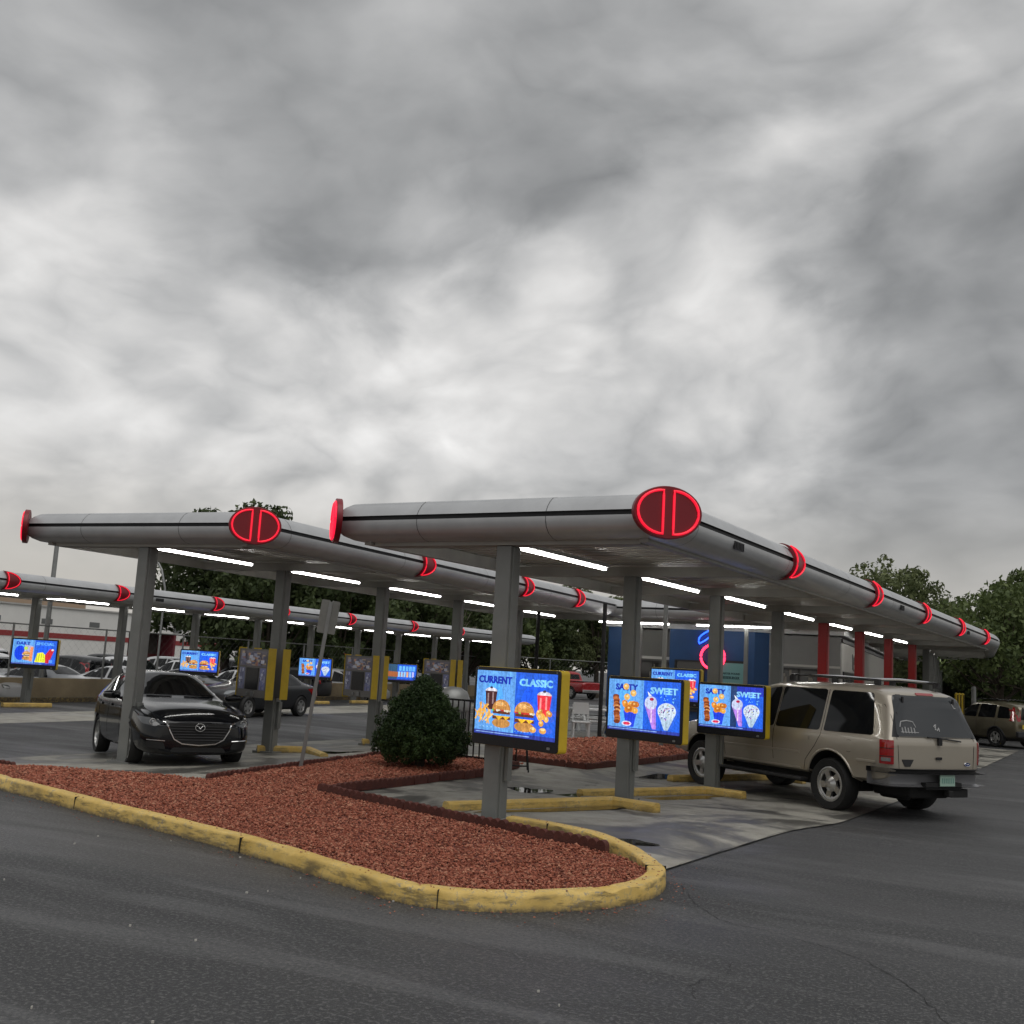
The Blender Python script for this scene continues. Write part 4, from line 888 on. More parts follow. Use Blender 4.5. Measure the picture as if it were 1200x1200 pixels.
# ---- champagne SUV
def make_suv():
    T = thing('suv', 'champagne gold SUV seen from the rear, parked under the nearest canopy', 'SUV', (-2.76, 18.25, -.12), R(145.7)); T.scale = (1.035, 1.035, 1.035)
    st = [(-1.14, .60, .80, .85, .86, 1.10, .86, 1.70, .62, .0), (-1.12, .56, .88, .85, .94, 1.12, .93, 1.80, .70, .0), (-1.0, .50, .93, .85, .985, 1.13, .965, 1.84, .74, .02), (-.6, .47, .95, .85, 1.0, 1.13, .975, 1.87, .755, .03),
          (.3, .46, .95, .85, 1.0, 1.13, .975, 1.885, .76, .035), (1.2, .46, .95, .85, 1.0, 1.12, .975, 1.88, .755, .035), (1.62, .46, .95, .85, 1.0, 1.12, .97, 1.85, .745, .03), (1.75, .46, .95, .85, 1.0, 1.12, .97, 1.80, .74, .02),
          (2.42, .46, .95, .85, 1.0, 1.10, .965, 1.26, .82, .03), (2.52, .46, .95, .85, 1.0, 1.10, .965, 1.22, .84, .03), (3.3, .46, .95, .82, .99, 1.06, .94, 1.16, .82, .03), (3.75, .48, .9, .8, .95, 1.0, .90, 1.10, .78, .02), (3.9, .55, .8, .78, .86, .92, .82, 1.0, .7, .0), (3.93, .6, .7, .75, .78, .88, .75, .95, .62, 0)]
    def sh(c):
        if c.x < -.3 and c.z > 1.1: c.x += (c.z-1.1)*.30*min(1, (-.3-c.x)/.7)
    me, bvh = car_body(st, M_gold, (0, 3.02), (.47, .42), sh, crease=.55); ob_from(me, 'body', T)
    for s, ax in ((1, 'y+'), (-1, 'y-')):
        for poly in ([(-.82, 1.17), (.15, 1.16), (.15, 1.775), (-.66, 1.77)], [(.24, 1.16), (1.2, 1.15), (1.2, 1.78), (.24, 1.78)], [(1.25, 1.15), (2.28, 1.15), (1.86, 1.60), (1.68, 1.72), (1.25, 1.78)]):
            patch(bvh, poly, ax, 'window', M_glass, T, .006, rr=.05)
        mb = MB()
        line(bvh, [(.21, 1.78), (.19, 1.1), (.30, .92), (.50, .70), (.56, .50)], ax, mb, .005); line(bvh, [(1.225, 1.77), (1.22, 1.1), (1.22, .5)], ax, mb, .005)
        line(bvh, [(2.36, 1.15), (2.42, .9), (2.4, .52)], ax, mb, .005); mb.obj('door_gap', M_matte, T)
        
        for q_, r_ in (([(.62, .80), (2.38, .78)], .022), ([(.62, .56), (2.4, .55)], .018), ([(-.9, .80), (-.55, .80)], .022)): mb = MB(); line(bvh, q_, ax, mb, r_, .002); mb.obj('side_moulding', M_gold, T, smooth=60)
        for hx in (.42, 1.42):
            patch(bvh, [(hx, 1.0), (hx+.16, 1.0), (hx+.16, 1.055), (hx, 1.055)], ax, 'door_handle', M_gold, T, .02, .06, rr=.015)
        for xw in (0, 3.02):
            mb = MB(); P = [(xw+.475*math.cos(a), .42+.475*math.sin(a)) for a in [R(-5)+R(190)*i/18 for i in range(19)]]
            mb.tube([hit(bvh, ax, a, b, .002) for a, b in P], .02, 6); mb.obj('arch_lip', M_gold, T, smooth=60)
        mb = MB(); mb.box((1.5, s*.98, .40), (2.0, .17, .05)); mb.obj('running_board', M_darkplastic, T, bevel=.015)
        tl = patch(bvh, [(-.07, .79), (.10, .79), (.10, 1.12), (-.07, 1.12)], 'd+' if s > 0 else 'd-', 'tail_light', M_tail, T, .014, .03, rr=.012)
        mb = MB()
        for z_ in (.90, 1.01): line(bvh, [(-.065, z_), (.095, z_)], 'd+' if s > 0 else 'd-', mb, .005, .015)
        mb.obj('lens_rib', M_matte, tl); patch(bvh, [(-.03, .83), (.08, .83), (.08, .88), (-.03, .88)], 'd+' if s > 0 else 'd-', 'reversing_lens', M_lens, tl, .018, .03, rr=.01)
        patch(bvh, [(-.155, 1.17), (-.05, 1.17), (-.15, 1.765), (-.235, 1.765)], 'd+' if s > 0 else 'd-', 'pillar_trim', M_black, T, .004, .04, rr=.01)
        mb = MB(); mb.tube([(-.62, s*.62, 1.955), (1.2, s*.63, 1.985)], .02, 8)
        for xx in (-.6, .25, 1.18): mb.box((xx, s*.625, 1.925), (.10, .045, .09))
        mb.obj('roof_rail', M_black, T, smooth=50); mirror_car(T, 2.2, 1.1, 1.23, s, M_black)
    mb = MB(); mb.tube([(-.45, -.63, 1.97), (-.45, 0, 1.99), (-.45, .63, 1.97)], .016, 8); mb.tube([(.75, -.63, 1.985), (.75, 0, 2.0), (.75, .63, 1.985)], .016, 8); mb.obj('roof_crossbar', M_chrome, T, smooth=50)
    # tailgate
    patch(bvh, [(-.80, 1.18), (.80, 1.18), (.68, 1.755), (-.68, 1.755)], 'x-', 'rear_window', mat('rear_window_glass', (.03, .033, .036), .06, spec=.6, coat=.2), T, .008, rr=.07)
    for s in (1, -1):
        pass
    patch(bvh, [(-.18, 1.765), (.18, 1.765), (.18, 1.795), (-.18, 1.795)], 'x-', 'brake_light', M_tail, T, .012, .06, rr=.008)
    mb = MB(); line(bvh, [(-.76, 1.76), (-.80, 1.15), (-.77, .72), (.77, .72), (.80, 1.15), (.76, 1.76)], 'x-', mb, .005); line(bvh, [(-.80, 1.17), (.80, 1.17)], 'x-', mb, .004); mb.obj('tailgate_gap', M_matte, T)
    # wiper
    mb = MB(); a = hit(bvh, 'x-', -.02, 1.165, .03); b_ = hit(bvh, 'x-', -.48, 1.12, .03); c = hit(bvh, 'x-', .2, 1.17, .03); mb.tube([a, b_], .012, 6); mb.tube([a, c], .012, 6); mb.box(hit(bvh, 'x-', -.04, 1.11, .02), (.04, .07, .1)); mb.obj('wiper', M_black, T)
    mb = MB(); 
    for q in (-.53, .53): mb.box(hit(bvh, 'x-', q, 1.69, .02), (.02, .03, .08))
    mb.obj('window_hinge', M_black, T)
    patch(bvh, [(-.09, .86), (.03, .86), (.03, .90), (-.09, .90)], 'x-', 'tailgate_handle', M_black, T, .02, .06, rr=.015)
    patch(bvh, [(.72, .86), (.48, .86), (.55, .76), (.66, .76)], 'x-', 'emblem', M_darkplastic, T, .006, .06, skirt=.004, rr=.01)
    mb = MB(); el = [(-.64+.06*math.cos(a), .80+.026*math.sin(a)) for a in [2*PI*i/20 for i in range(20)]]
    patch(bvh, el, 'x-', 'badge', mat('badge_blue', (.02, .05, .2), .2, coat=1), T, .008, .2, rr=0); line(bvh, el+[el[0]], 'x-', mb, .004, .008, sub=1); line(bvh, [(-.60, .80), (-.625, .81), (-.64, .797), (-.66, .807), (-.68, .80)], 'x-', mb, .003, .010); mb.obj('badge_rim', M_chrome, T)
    # white window stickers: paw-like bridge of small figures, and a little one
    mb = MB()
    for i, q in enumerate((.66, .60, .54, .48, .42)): line(bvh, [(q, 1.225), (q, 1.30+.012*(i % 2))], 'x-', mb, .009, .009, sub=1)
    line(bvh, [(.70, 1.31), (.66, 1.385), (.54, 1.40), (.42, 1.385), (.38, 1.31)], 'x-', mb, .008, .009); line(bvh, [(.70, 1.24), (.34, 1.235)], 'x-', mb, .006, .009)
    line(bvh, [(-.02, 1.28), (-.05, 1.36), (-.0, 1.33), (-.06, 1.27), (-.1, 1.31), (-.1, 1.26)], 'x-', mb, .008, .009); line(bvh, [(-.50, 1.66), (-.53, 1.6), (-.56, 1.6)], 'x-', mb, .008, .009)
    mb.obj('window_sticker', mat('sticker_white', (.42, .42, .42), .5), T)
    # bumper
    path = [(-.80, .955), (-1.0, .955), (-1.15, .90), (-1.22, .6), (-1.23, 0), (-1.22, -.6), (-1.15, -.90), (-1.0, -.955), (-.80, -.955)]
    path = smooth_path(path, 4)
    vs, fs = sweep(path[::-1], [(-.08, .50), (.0, .48), (.05, .52), (.055, .64), (.03, .67), (-.08, .675)]); mb = MB(); mb.add(vs, fs); mb.obj('rear_bumper', mat('satin_chrome', (.30, .30, .31), .28, .45), T, smooth=45)
    vs, fs = sweep(path[::-1], [(-.1, .672), (.035, .672), (.045, .70), (.03, .735), (-.1, .74)]); mb = MB(); mb.add(vs, fs); mb.obj('bumper_step', M_darkplastic, T, smooth=45)
    mb = MB(); mb.box((-1.20, 0, .50), (.14, .75, .1)); mb.box((-1.15, -.35, .40), (.2, .35, .12)); mb.box((-1.26, -.1, .40), (.1, .09, .09)); mb.obj('tow_hitch', M_matte, T, bevel=.01)
    mb = MB(); mb.box((-1.292, -.04, .585), (.012, .31, .16)); pl = mb.obj('licence_plate', mat('plate_green', (.33, .48, .40), .5), T, bevel=.004)
    mb = MB(); rg = random.Random(1)
    for q in range(6): mb.box((-1.3, .07-.045*q, .585), (.004, .022, .07))
    mb.obj('plate_mark', mat('plate_ink', (.16, .3, .26), .6), pl)
    mb = MB(); mb.box((1.5, 0, .42), (3.6, 1.3, .22)); mb.box((-.75, .1, .42), (.7, .8, .22)); mb.tube([(0, -.8, .4), (0, .8, .4)], .07, 10); mb.tube([(-.95, .35, .36), (-.45, .35, .36)], .10, 12); mb.obj('underbody', M_matte, T, bevel=.03)
    patch(bvh, [(-.72, 1.28), (.72, 1.28), (.64, 1.72), (-.64, 1.72)], 'x+', 'windscreen', M_glass, T, .006)
    patch(bvh, [(-.5, .72), (.5, .72), (.5, .95), (-.5, .95)], 'x+', 'grille', M_black, T, .006)
    for s in (1, -1): patch(bvh, [(s*.56, .78), (s*.8, .78), (s*.8, .95), (s*.56, .95)], 'x+', 'headlight', M_lens, T, .01)
    patch(bvh, [(-.48, .90), (-.30, .90), (-.30, 1.06), (-.48, 1.06)], 'y+', 'fuel_flap', M_gold, T, .003, .06, skirt=.002, rr=.07)
    mb = MB(); line(bvh, [(-.39+.088*math.cos(a), .98+.088*math.sin(a)) for a in [2*PI*i/16 for i in range(17)]], 'y+', mb, .003, sub=1); mb.obj('fuel_flap_gap', M_matte, T)
    for x in (0, 3.02):
        for s in (1, -1): wheel(T, x, s*.86, .385, 'slot', .27)
    return T
make_suv()
# ---- black hatchback
def make_hatch():
    T = thing('hatchback', 'black hatchback facing the viewer under the middle canopy', 'hatchback', (-15.1, 14.88, -.165), R(-32.5)); T.rotation_euler = (0, R(-1.9), R(-32.5)); T.scale = (1.025, 1.025, 1.025)
    st = [(-.92, .40, .50, .60, .60, .92, .60, 1.03, .48, 0), (-.86, .32, .68, .60, .76, .95, .74, 1.12, .56, .0), (-.62, .24, .80, .6, .86, .97, .82, 1.30, .60, .01), (-.1, .20, .84, .56, .895, .96, .855, 1.43, .60, .02), (.7, .19, .84, .55, .9, .94, .865, 1.455, .59, .02), (1.15, .19, .84, .55, .9, .93, .865, 1.42, .575, .02), (1.3, .19, .84, .55, .9, .93, .865, 1.37, .575, .02),
          (2.0, .19, .84, .55, .9, .92, .87, 1.05, .74, .02), (2.12, .19, .84, .55, .9, .91, .87, 1.01, .76, .02), (2.8, .19, .84, .52, .895, .84, .86, .93, .74, .03), (3.2, .18, .82, .48, .875, .77, .83, .87, .70, .03), (3.42, .18, .78, .45, .83, .70, .78, .80, .64, .02), (3.56, .19, .66, .42, .72, .62, .68, .72, .54, .01), (3.60, .21, .58, .42, .64, .58, .60, .68, .48, 0)]
    me, bvh = car_body(st, M_blackpaint, (0, 2.7), (.365, .32)); ob_from(me, 'body', T)
    wsg = mat('windscreen_glass', (.006, .007, .008), .03, spec=.6, coat=.3)
    patch(bvh, [(-.70, 1.06), (.70, 1.06), (.56, 1.38), (-.56, 1.38)], 'x+', 'windscreen', wsg, T, .005, rr=.06)
    for s, ax in ((1, 'y+'), (-1, 'y-')):
        for poly in ([(1.0, .985), (1.88, .985), (1.32, 1.33), (1.0, 1.375)], [(.12, .99), (.92, .985), (.92, 1.38), (.30, 1.38)], [(-.42, 1.04), (.02, 1.0), (.2, 1.36), (-.15, 1.31)]): patch(bvh, poly, ax, 'window', wsg, T, .006)
        mb = MB(); line(bvh, [(.95, 1.40), (.97, .9), (1.0, .26)], ax, mb, .004); line(bvh, [(1.95, .97), (2.02, .8), (2.02, .28)], ax, mb, .004); line(bvh, [(.06, .97), (.1, .75), (.30, .5), (.38, .3)], ax, mb, .004); mb.obj('door_gap', M_matte, T)
        for hx in (.22, 1.12): patch(bvh, [(hx, .84), (hx+.15, .845), (hx+.15, .88), (hx, .875)], ax, 'door_handle', M_blackpaint, T, .022, .06, rr=.012)
        mirror_car(T, 1.78, .99, 1.03, s, M_blackpaint)
        hl = patch(bvh, [(s*.50, .655), (s*.66, .60), (s*.80, .64), (s*.84, .74), (s*.70, .715)], 'x+', 'headlight', mat('headlight_glass', (.06, .065, .07), .05, coat=1) if s > 0 else bpy.data.materials['headlight_glass'], T, .012, .05, rr=.02)
        mb = MB(); c = hit(bvh, 'x+', s*.68, .66, .016); mb.tube([c+Vector((.008*math.sin(2*PI*i/16)*0, .042*math.cos(2*PI*i/16), .042*math.sin(2*PI*i/16))) for i in range(16)], .006, 6, closed=True); mb.obj('lamp_ring', M_alloy, hl)
        patch(bvh, [(s*.48, .27), (s*.74, .30), (s*.74, .40), (s*.52, .38)], 'x+', 'fog_light_recess', M_matte, T, .006, .05)
        mb = MB(); line(bvh, [(s*.50, .395), (s*.74, .41)], 'x+', mb, .008, .012); mb.obj('fog_trim', M_chrome, T, smooth=60)
        patch(bvh, [(-.88, .95), (-.55, .98), (-.62, .86), (-.88, .82)], ax, 'tail_light', M_tail, T, .006)
    patch(bvh, [(-.47, .655), (.47, .655), (.36, .42), (.22, .36), (-.22, .36), (-.36, .42)], 'x+', 'grille', M_matte, T, .006, .05, rr=.03)
    mb = MB()
    for z in (.61, .57, .53, .49, .45, .41): wd = .44-.12*(.61-z)/.2*.6; line(bvh, [(-wd, z), (0, z), (wd, z)], 'x+', mb, .007, .012)
    mb.obj('grille_bar', M_darkplastic, T, smooth=60)
    mb = MB(); line(bvh, [(.54, .665), (.48, .635), (.44, .54), (.37, .42), (.25, .355), (0, .335), (-.25, .355), (-.37, .42), (-.44, .54), (-.48, .635), (-.54, .665)], 'x+', mb, .013, .016); mb.obj('grille_trim', M_chrome, T, smooth=60)
    patch(bvh, [(-.42, .23), (.42, .23), (.38, .30), (-.38, .30)], 'x+', 'lower_intake', M_matte, T, .006, .06)
    mb = MB(); cz = .60; c = hit(bvh, 'x+', 0, cz, .03); Mf = Matrix.Translation(c)
    mb.tube([c+Vector((0, .072*math.cos(a), .056*math.sin(a))) for a in [2*PI*i/24 for i in range(24)]], .007, 6, closed=True)
    mb.tube([c+Vector((0, y, z)) for y, z in ((-.066, .018), (-.035, .022), (0, -.022), (.035, .022), (.066, .018))], .007, 6); mb.obj('badge', M_chrome, T, smooth=60)
    mb = MB(); line(bvh, [(-.50, .70), (-.30, .745), (0, .76), (.30, .745), (.50, .70)], 'x+', mb, .003); mb.obj('bonnet_gap', M_matte, T)
    mb = MB(); line(bvh, [(-.5, 1.045), (-.1, 1.05)], 'x+', mb, .009, .014); line(bvh, [(.1, 1.05), (.6, 1.045)], 'x+', mb, .009, .014); mb.obj('wiper', M_black, T)
    for x in (0, 2.7):
        for s in (1, -1): wheel(T, x, s*.765, .325, 'sport', .21)
    mb = MB(); mb.box((1.35, 0, .28), (3.2, 1.2, .16)); mb.obj('underbody', M_matte, T)
    return T
make_hatch()
# ---- the simpler vehicles
def simple_car(kind, paint, name, label, cat, loc, rz, group=None, rim='five', simple=False):
    T = thing(name, label, cat, loc, rz, group)
    if kind == 'suv':
        st = [(-.9, .45, .72, .7, .8, .95, .78, 1.45, .6, 0), (-.84, .38, .8, .7, .87, .98, .85, 1.55, .62, .01), (-.5, .3, .84, .7, .9, 1.0, .88, 1.64, .64, .02), (.6, .28, .84, .7, .9, 1.0, .88, 1.67, .64, .03), (1.2, .28, .84, .7, .9, .99, .88, 1.62, .63, .02), (1.35, .28, .84, .7, .9, .99, .88, 1.55, .63, .02), (1.95, .28, .84, .66, .9, .97, .87, 1.12, .74, .02), (2.05, .28, .84, .66, .9, .96, .87, 1.08, .75, .02), (2.9, .3, .82, .6, .88, .88, .83, .98, .72, .02), (3.35, .33, .7, .55, .75, .75, .7, .85, .58, 0), (3.42, .4, .55, .55, .6, .68, .56, .76, .44, 0)]; wb = 2.62; ar = (.38, .35); wr = .345
        wins = [[(-.62, 1.07), (-.06, 1.06), (-.02, 1.5), (-.45, 1.45)], [(.06, 1.06), (.82, 1.05), (.82, 1.54), (.1, 1.52)], [(.92, 1.05), (1.8, 1.05), (1.4, 1.42), (.92, 1.54)]]; rg_ = [(-.62, 1.05), (.62, 1.05), (.52, 1.48), (-.52, 1.48)]; wsp = [(-.68, 1.15), (.68, 1.15), (.58, 1.55), (-.58, 1.55)]
    elif kind == 'sedan':
        st = [(-1.1, .4, .6, .6, .68, .85, .65, .98, .5, 0), (-1.0, .3, .75, .6, .82, .9, .78, 1.02, .62, .0), (-.6, .22, .82, .58, .88, .92, .84, 1.06, .66, .01), (-.35, .2, .84, .56, .9, .92, .86, 1.10, .66, .02), (.15, .2, .84, .56, .9, .92, .86, 1.40, .58, .02), (.8, .2, .84, .56, .9, .92, .86, 1.45, .58, .02), (1.3, .2, .84, .56, .9, .92, .86, 1.38, .57, .02), (2.0, .2, .84, .55, .9, .9, .86, 1.02, .74, .02), (2.8, .2, .84, .52, .88, .82, .84, .92, .72, .02), (3.3, .22, .72, .48, .78, .7, .72, .8, .58, .0), (3.42, .28, .55, .45, .6, .62, .55, .7, .42, 0)]; wb = 2.7; ar = (.36, .32); wr = .32
        wins = [[(-.05, .99), (.72, .98), (.72, 1.36), (.28, 1.33)], [(.82, .98), (1.8, .98), (1.35, 1.28), (.82, 1.36)]]; rg_ = [(-.6, 1.12), (.6, 1.12), (.5, 1.35), (-.5, 1.35)]; wsp = [(-.68, 1.06), (.68, 1.06), (.56, 1.36), (-.56, 1.36)]
    else:   # pickup
        st = [(-1.25, .55, .8, .8, .88, 1.0, .86, 1.12, .76, 0), (-1.2, .5, .88, .8, .95, 1.05, .92, 1.18, .82, 0), (-.9, .45, .92, .8, .98, 1.08, .95, 1.2, .85, .0), (.85, .45, .92, .8, .98, 1.08, .95, 1.2, .85, .0), (1.0, .45, .92, .8, .98, 1.1, .95, 1.25, .84, .0), (1.08, .45, .92, .8, .98, 1.1, .95, 1.78, .70, .02), (1.3, .45, .92, .8, .98, 1.1, .95, 1.86, .70, .03), (2.3, .45, .92, .8, .98, 1.1, .95, 1.87, .70, .03), (2.5, .45, .92, .8, .98, 1.1, .95, 1.8, .70, .03), (3.1, .45, .92, .8, .98, 1.08, .95, 1.28, .82, .02), (3.2, .45, .92, .8, .98, 1.08, .95, 1.24, .83, .02), (4.2, .45, .9, .75, .96, 1.02, .92, 1.14, .8, .02), (4.5, .5, .8, .75, .88, .95, .82, 1.02, .7, 0), (4.55, .6, .7, .75, .8, .9, .74, .96, .62, 0)]; wb = 3.6; ar = (.46, .42); wr = .40
        wins = [[(1.25, 1.17), (1.95, 1.16), (1.95, 1.7), (1.3, 1.7)], [(2.05, 1.16), (3.0, 1.15), (2.55, 1.62), (2.05, 1.7)]]; rg_ = [(-.6, 1.32), (.6, 1.32), (.54, 1.66), (-.54, 1.66)]; wsp = [(-.74, 1.32), (.74, 1.32), (.64, 1.72), (-.64, 1.72)]
    me, bvh = car_body(st, paint, (0, wb), ar, sub=1 if simple else 2); ob_from(me, 'body', T)
    for s, ax in ((1, 'y+'), (-1, 'y-')):
        for p in wins: patch(bvh, p, ax, 'window', M_glass, T, .008, .15, rr=.05)
        if not simple:
            mb = MB()
            for xx in ([.0, .87, 1.88] if kind != 'pickup' else [1.15, 2.0, 3.05]): line(bvh, [(xx, 1.0), (xx+.02, st[3][1]+.1)], ax, mb, .006)
            mb.obj('door_gap', M_matte, T)
    patch(bvh, rg_, 'x-', 'rear_window', M_glass, T, .008, .12); patch(bvh, wsp, 'x+', 'windscreen', M_glass, T, .008, .12)
    zt = .75 if kind != 'pickup' else .95
    for s in (1, -1):
        if kind == 'suv': patch(bvh, [(s*.78, .98), (s*.62, .98), (s*.62, 1.4), (s*.70, 1.4)], 'x-', 'tail_light', M_tail, T, .012, .1)
        else: patch(bvh, [(s*.74, zt-.1), (s*.86, zt-.1), (s*.86, zt+.14), (s*.74, zt+.14)], 'x-', 'tail_light', M_tail, T, .012, .1)
        patch(bvh, [(s*.45, zt-.08), (s*.68, zt-.06), (s*.68, zt+.05), (s*.45, zt+.03)], 'x+', 'headlight', M_lens, T, .01, .1)
    if kind == 'pickup':
        mb = MB(); mb.box((-1.28, 0, .58), (.14, 1.8, .2)); mb.obj('rear_bumper', M_chrome, T, bevel=.03)
        mb = MB(); mb.box((-.1, 0, 1.205), (1.9, 1.5, .03)); mb.obj('bed_cover', M_matte, T, bevel=.01)
        mb = MB(); mb.box((1.8, 0, .48), (4.8, 1.2, .2)); mb.obj('underbody', M_matte, T)
    else: mb = MB(); mb.box((1.3, 0, .33), (3.2, 1.2, .18)); mb.obj('underbody', M_matte, T)
    for x in (0, wb):
        for s in (1, -1): wheel(T, x, s*(.80 if kind != 'pickup' else .86), wr, rim, .23)
    return T, bvh
crv, cb = simple_car('suv', M_bronze, 'suv', 'bronze compact SUV with spare wheel parked at the right edge', 'SUV', (-1.9, 44.6, -.12), R(141))
for s, ax in ((1, 'y+'), (-1, 'y-')):
    patch(cb, [(-.62, .98), (-.80, .98), (-.70, 1.44), (-.60, 1.50)], ax, 'tail_light', M_tail, crv, .014, .08)
    mb = MB(); P = [(xw+.39*math.cos(a), .35+.39*math.sin(a)) for xw in (0,) for a in [R(0)+R(180)*i/18 for i in range(19)]]; mb.tube([hit(cb, ax, a, b, .004) for a, b in P], .03, 6); mb.obj('arch_lip', M_darkplastic, crv, smooth=60); mb = MB()
    P = [(2.62+.39*math.cos(a), .35+.39*math.sin(a)) for a in [R(180)*i/18 for i in range(19)]]; mb.tube([hit(cb, ax, a, b, .004) for a, b in P], .03, 6); mb.obj('arch_lip', M_darkplastic, crv, smooth=60)
mb = MB(); mb.lathe([(0, .0), (.30, .0), (.34, .03), (.34, .17), (.29, .2), (0, .2)], 28, M=Matrix.Translation((-.86, -.1, .98)) @ Matrix.Rotation(-PI/2, 4, 'Y')); mb.obj('spare_wheel', M_darkplastic, crv, smooth=50)
mb = MB(); mb.box((-.93, 0, .52), (.14, 1.7, .22)); mb.obj('rear_bumper', M_darkplastic, crv, bevel=.04); mb = MB(); mb.box((-1.01, .52, .8), (.01, .28, .15)); mb.obj('licence_plate', mat('plate_yellow', (.6, .45, .05), .5), crv)
mb = MB()
for s in (1, -1): mb.tube([(-.3, s*.56, 1.73), (1.1, s*.56, 1.73)], .02, 8); mb.box((-.28, s*.56, 1.69), (.06, .04, .08)); mb.box((1.08, s*.56, 1.69), (.06, .04, .08))
mb.obj('roof_rail', M_black, crv)
simple_car('sedan', M_darkpaint, 'sedan', 'dark sedan cut by the right edge beyond the bronze SUV', 'sedan', (1.5, 49, 0), R(141))
simple_car('sedan', M_darkpaint, 'sedan', 'dark low car waiting behind the black hatchback and the order board', 'car', (-22.95, 28.2, -.21), R(-87), rim='five')
simple_car('pickup', M_redpaint, 'pickup_truck', 'red pickup truck parked beyond the patio', 'pickup', (*polar(683, 75), -.2), R(152))
simple_car('sedan', M_redpaint, 'sedan', 'red car glimpsed between the order board and the nearest screen', 'sedan', (-23.6, 44.5, -.2), R(-60))
protos = {}
lot = [('suv', M_white, 'white'), ('sedan', M_silver, 'silver'), ('suv', M_darkpaint, 'dark'), ('sedan', M_white, 'white')]
rg = random.Random(21); gl = 'cars in the lot beyond the tan wall'
where = {0: 'nearest the tan wall', 1: 'in the second row', 2: 'in the third row', 3: 'in the farthest row'}; n_ = 0; used = {}
ordn = ['first', 'second', 'third', 'fourth', 'fifth', 'sixth', 'seventh', 'eighth', 'ninth', 'tenth', 'eleventh']
for row, xr in enumerate((-32.8, -39.5, -47, -55)):
    idx = 0
    for j in range(8 if row < 3 else 6):
        y = 19.5+row*5.2+j*(3.4+.5*row)+rg.uniform(-.4, .4)
        kd = (0, 3, 0, 2, 1, 0, 3, 2, 1)[(j*2+row*3) % 9]; k, pm, cn = lot[kd]
        lb = '%s %s %s, %s from the left' % (cn, k.replace('suv', 'SUV'), where[row], ordn[j]); rz = R(180 if rg.random() < .5 else 0)+rg.uniform(-.05, .05)+(R(12) if row == 0 else 0)
        x = xr+rg.uniform(-.4, .4)-(0 if math.cos(rz) > 0 else -2)
        if kd in protos: dup(protos[kd], (x, y, -.49), rz, lb, gl)
        else: protos[kd] = simple_car(k, pm, 'parked_car', lb, 'car', (x, y, -.49), rz, gl, simple=True)[0]
# ================================================================ planting: round bush
def leaf_mesh(name, mt, n, blobs, size, seed, shell=.55, flat=.0, extra=None, aspect=.5):
    rg = random.Random(seed); vs = []; fs = []; tot = sum(b[3]**2 for b in blobs)
    for (bx, by, bz, br, *sq) in blobs:
        sqz = sq[0] if sq else .8; m = int(n*br*br/tot)
        for i in range(m):
            d = Vector((rg.gauss(0, 1), rg.gauss(0, 1), rg.gauss(0, 1))).normalized(); r = br*(shell+(1-shell)*rg.random()**.6)*(1+.16*noise.noise(d*2.3+Vector((bx, by, bz))))
            c = Vector((bx+d.x*r, by+d.y*r, bz+d.z*r*sqz)); s = size*rg.uniform(.6, 1.4)
            nn = (d+Vector((rg.gauss(0, .6), rg.gauss(0, .6), rg.gauss(0, .6)))).normalized(); t = nn.orthogonal().normalized(); t = (Matrix.Rotation(rg.uniform(0, 6.28), 3, nn) @ t); u = nn.cross(t)
            b = len(vs); vs += [c-t*s, c-u*s*aspect, c+t*s, c+u*s*aspect]; fs.append([b, b+1, b+2, b+3])
    me = bpy.data.meshes.new(name); me.from_pydata([tuple(v) for v in vs], [], fs); me.materials.append(mt); return me
def bush():
    T = thing('evergreen_bush', 'round dark green clipped evergreen bush on the red gravel', 'bush', (-9.45, 15.3, .04)); rg = random.Random(31)
    bl = [(0, 0, .62, .6, .75), (0, 0, .95, .4, .9)]
    prof_ = [(.12, .52), (.3, .72), (.55, .76), (.8, .66), (1.05, .47), (1.25, .27), (1.42, .10)]
    for i in range(120):
        z = .2+1.2*((i+.5)/120)**1.05
        for (za, ra), (zb_, rb) in zip(prof_, prof_[1:]):
            if za <= z <= zb_: r_ = ra+(rb-ra)*(z-za)/(zb_-za)
        rr = max(.02, r_-.13); q = i*2.39996; rr *= rg.uniform(.88, 1.05); bl.append((rr*math.cos(q), rr*math.sin(q), z, rg.uniform(.12, .19), .85))
    for i in range(90):
        z = rg.uniform(.25, 1.4)
        for (za, ra), (zb_, rb) in zip(prof_, prof_[1:]):
            if za <= z <= zb_: r_ = ra+(rb-ra)*(z-za)/(zb_-za)
        q = rg.uniform(0, 6.28); rr = r_*rg.uniform(.97, 1.1); bl.append((rr*math.cos(q), rr*math.sin(q), z, rg.uniform(.035, .08), 1.3))
    bl.append((0, 0, 1.36, .10, 1))
    ob_from(leaf_mesh('foliage', M_bush, 70000, bl, .024, 3, .62, aspect=.4), 'foliage', T)
    mb = MB(); mb.tube([(0, 0, -.04), (.02, 0, .3), (0, .02, .8)], [.09, .07, .03], 8)
    for i in range(9): a = i*.7; mb.tube([(0, 0, .15), (.25*math.cos(a), .25*math.sin(a), .4), (.5*math.cos(a), .5*math.sin(a), .7)], [.03, .02, .008], 6)
    mb.obj('trunk', M_bark, T, smooth=60)
bush()
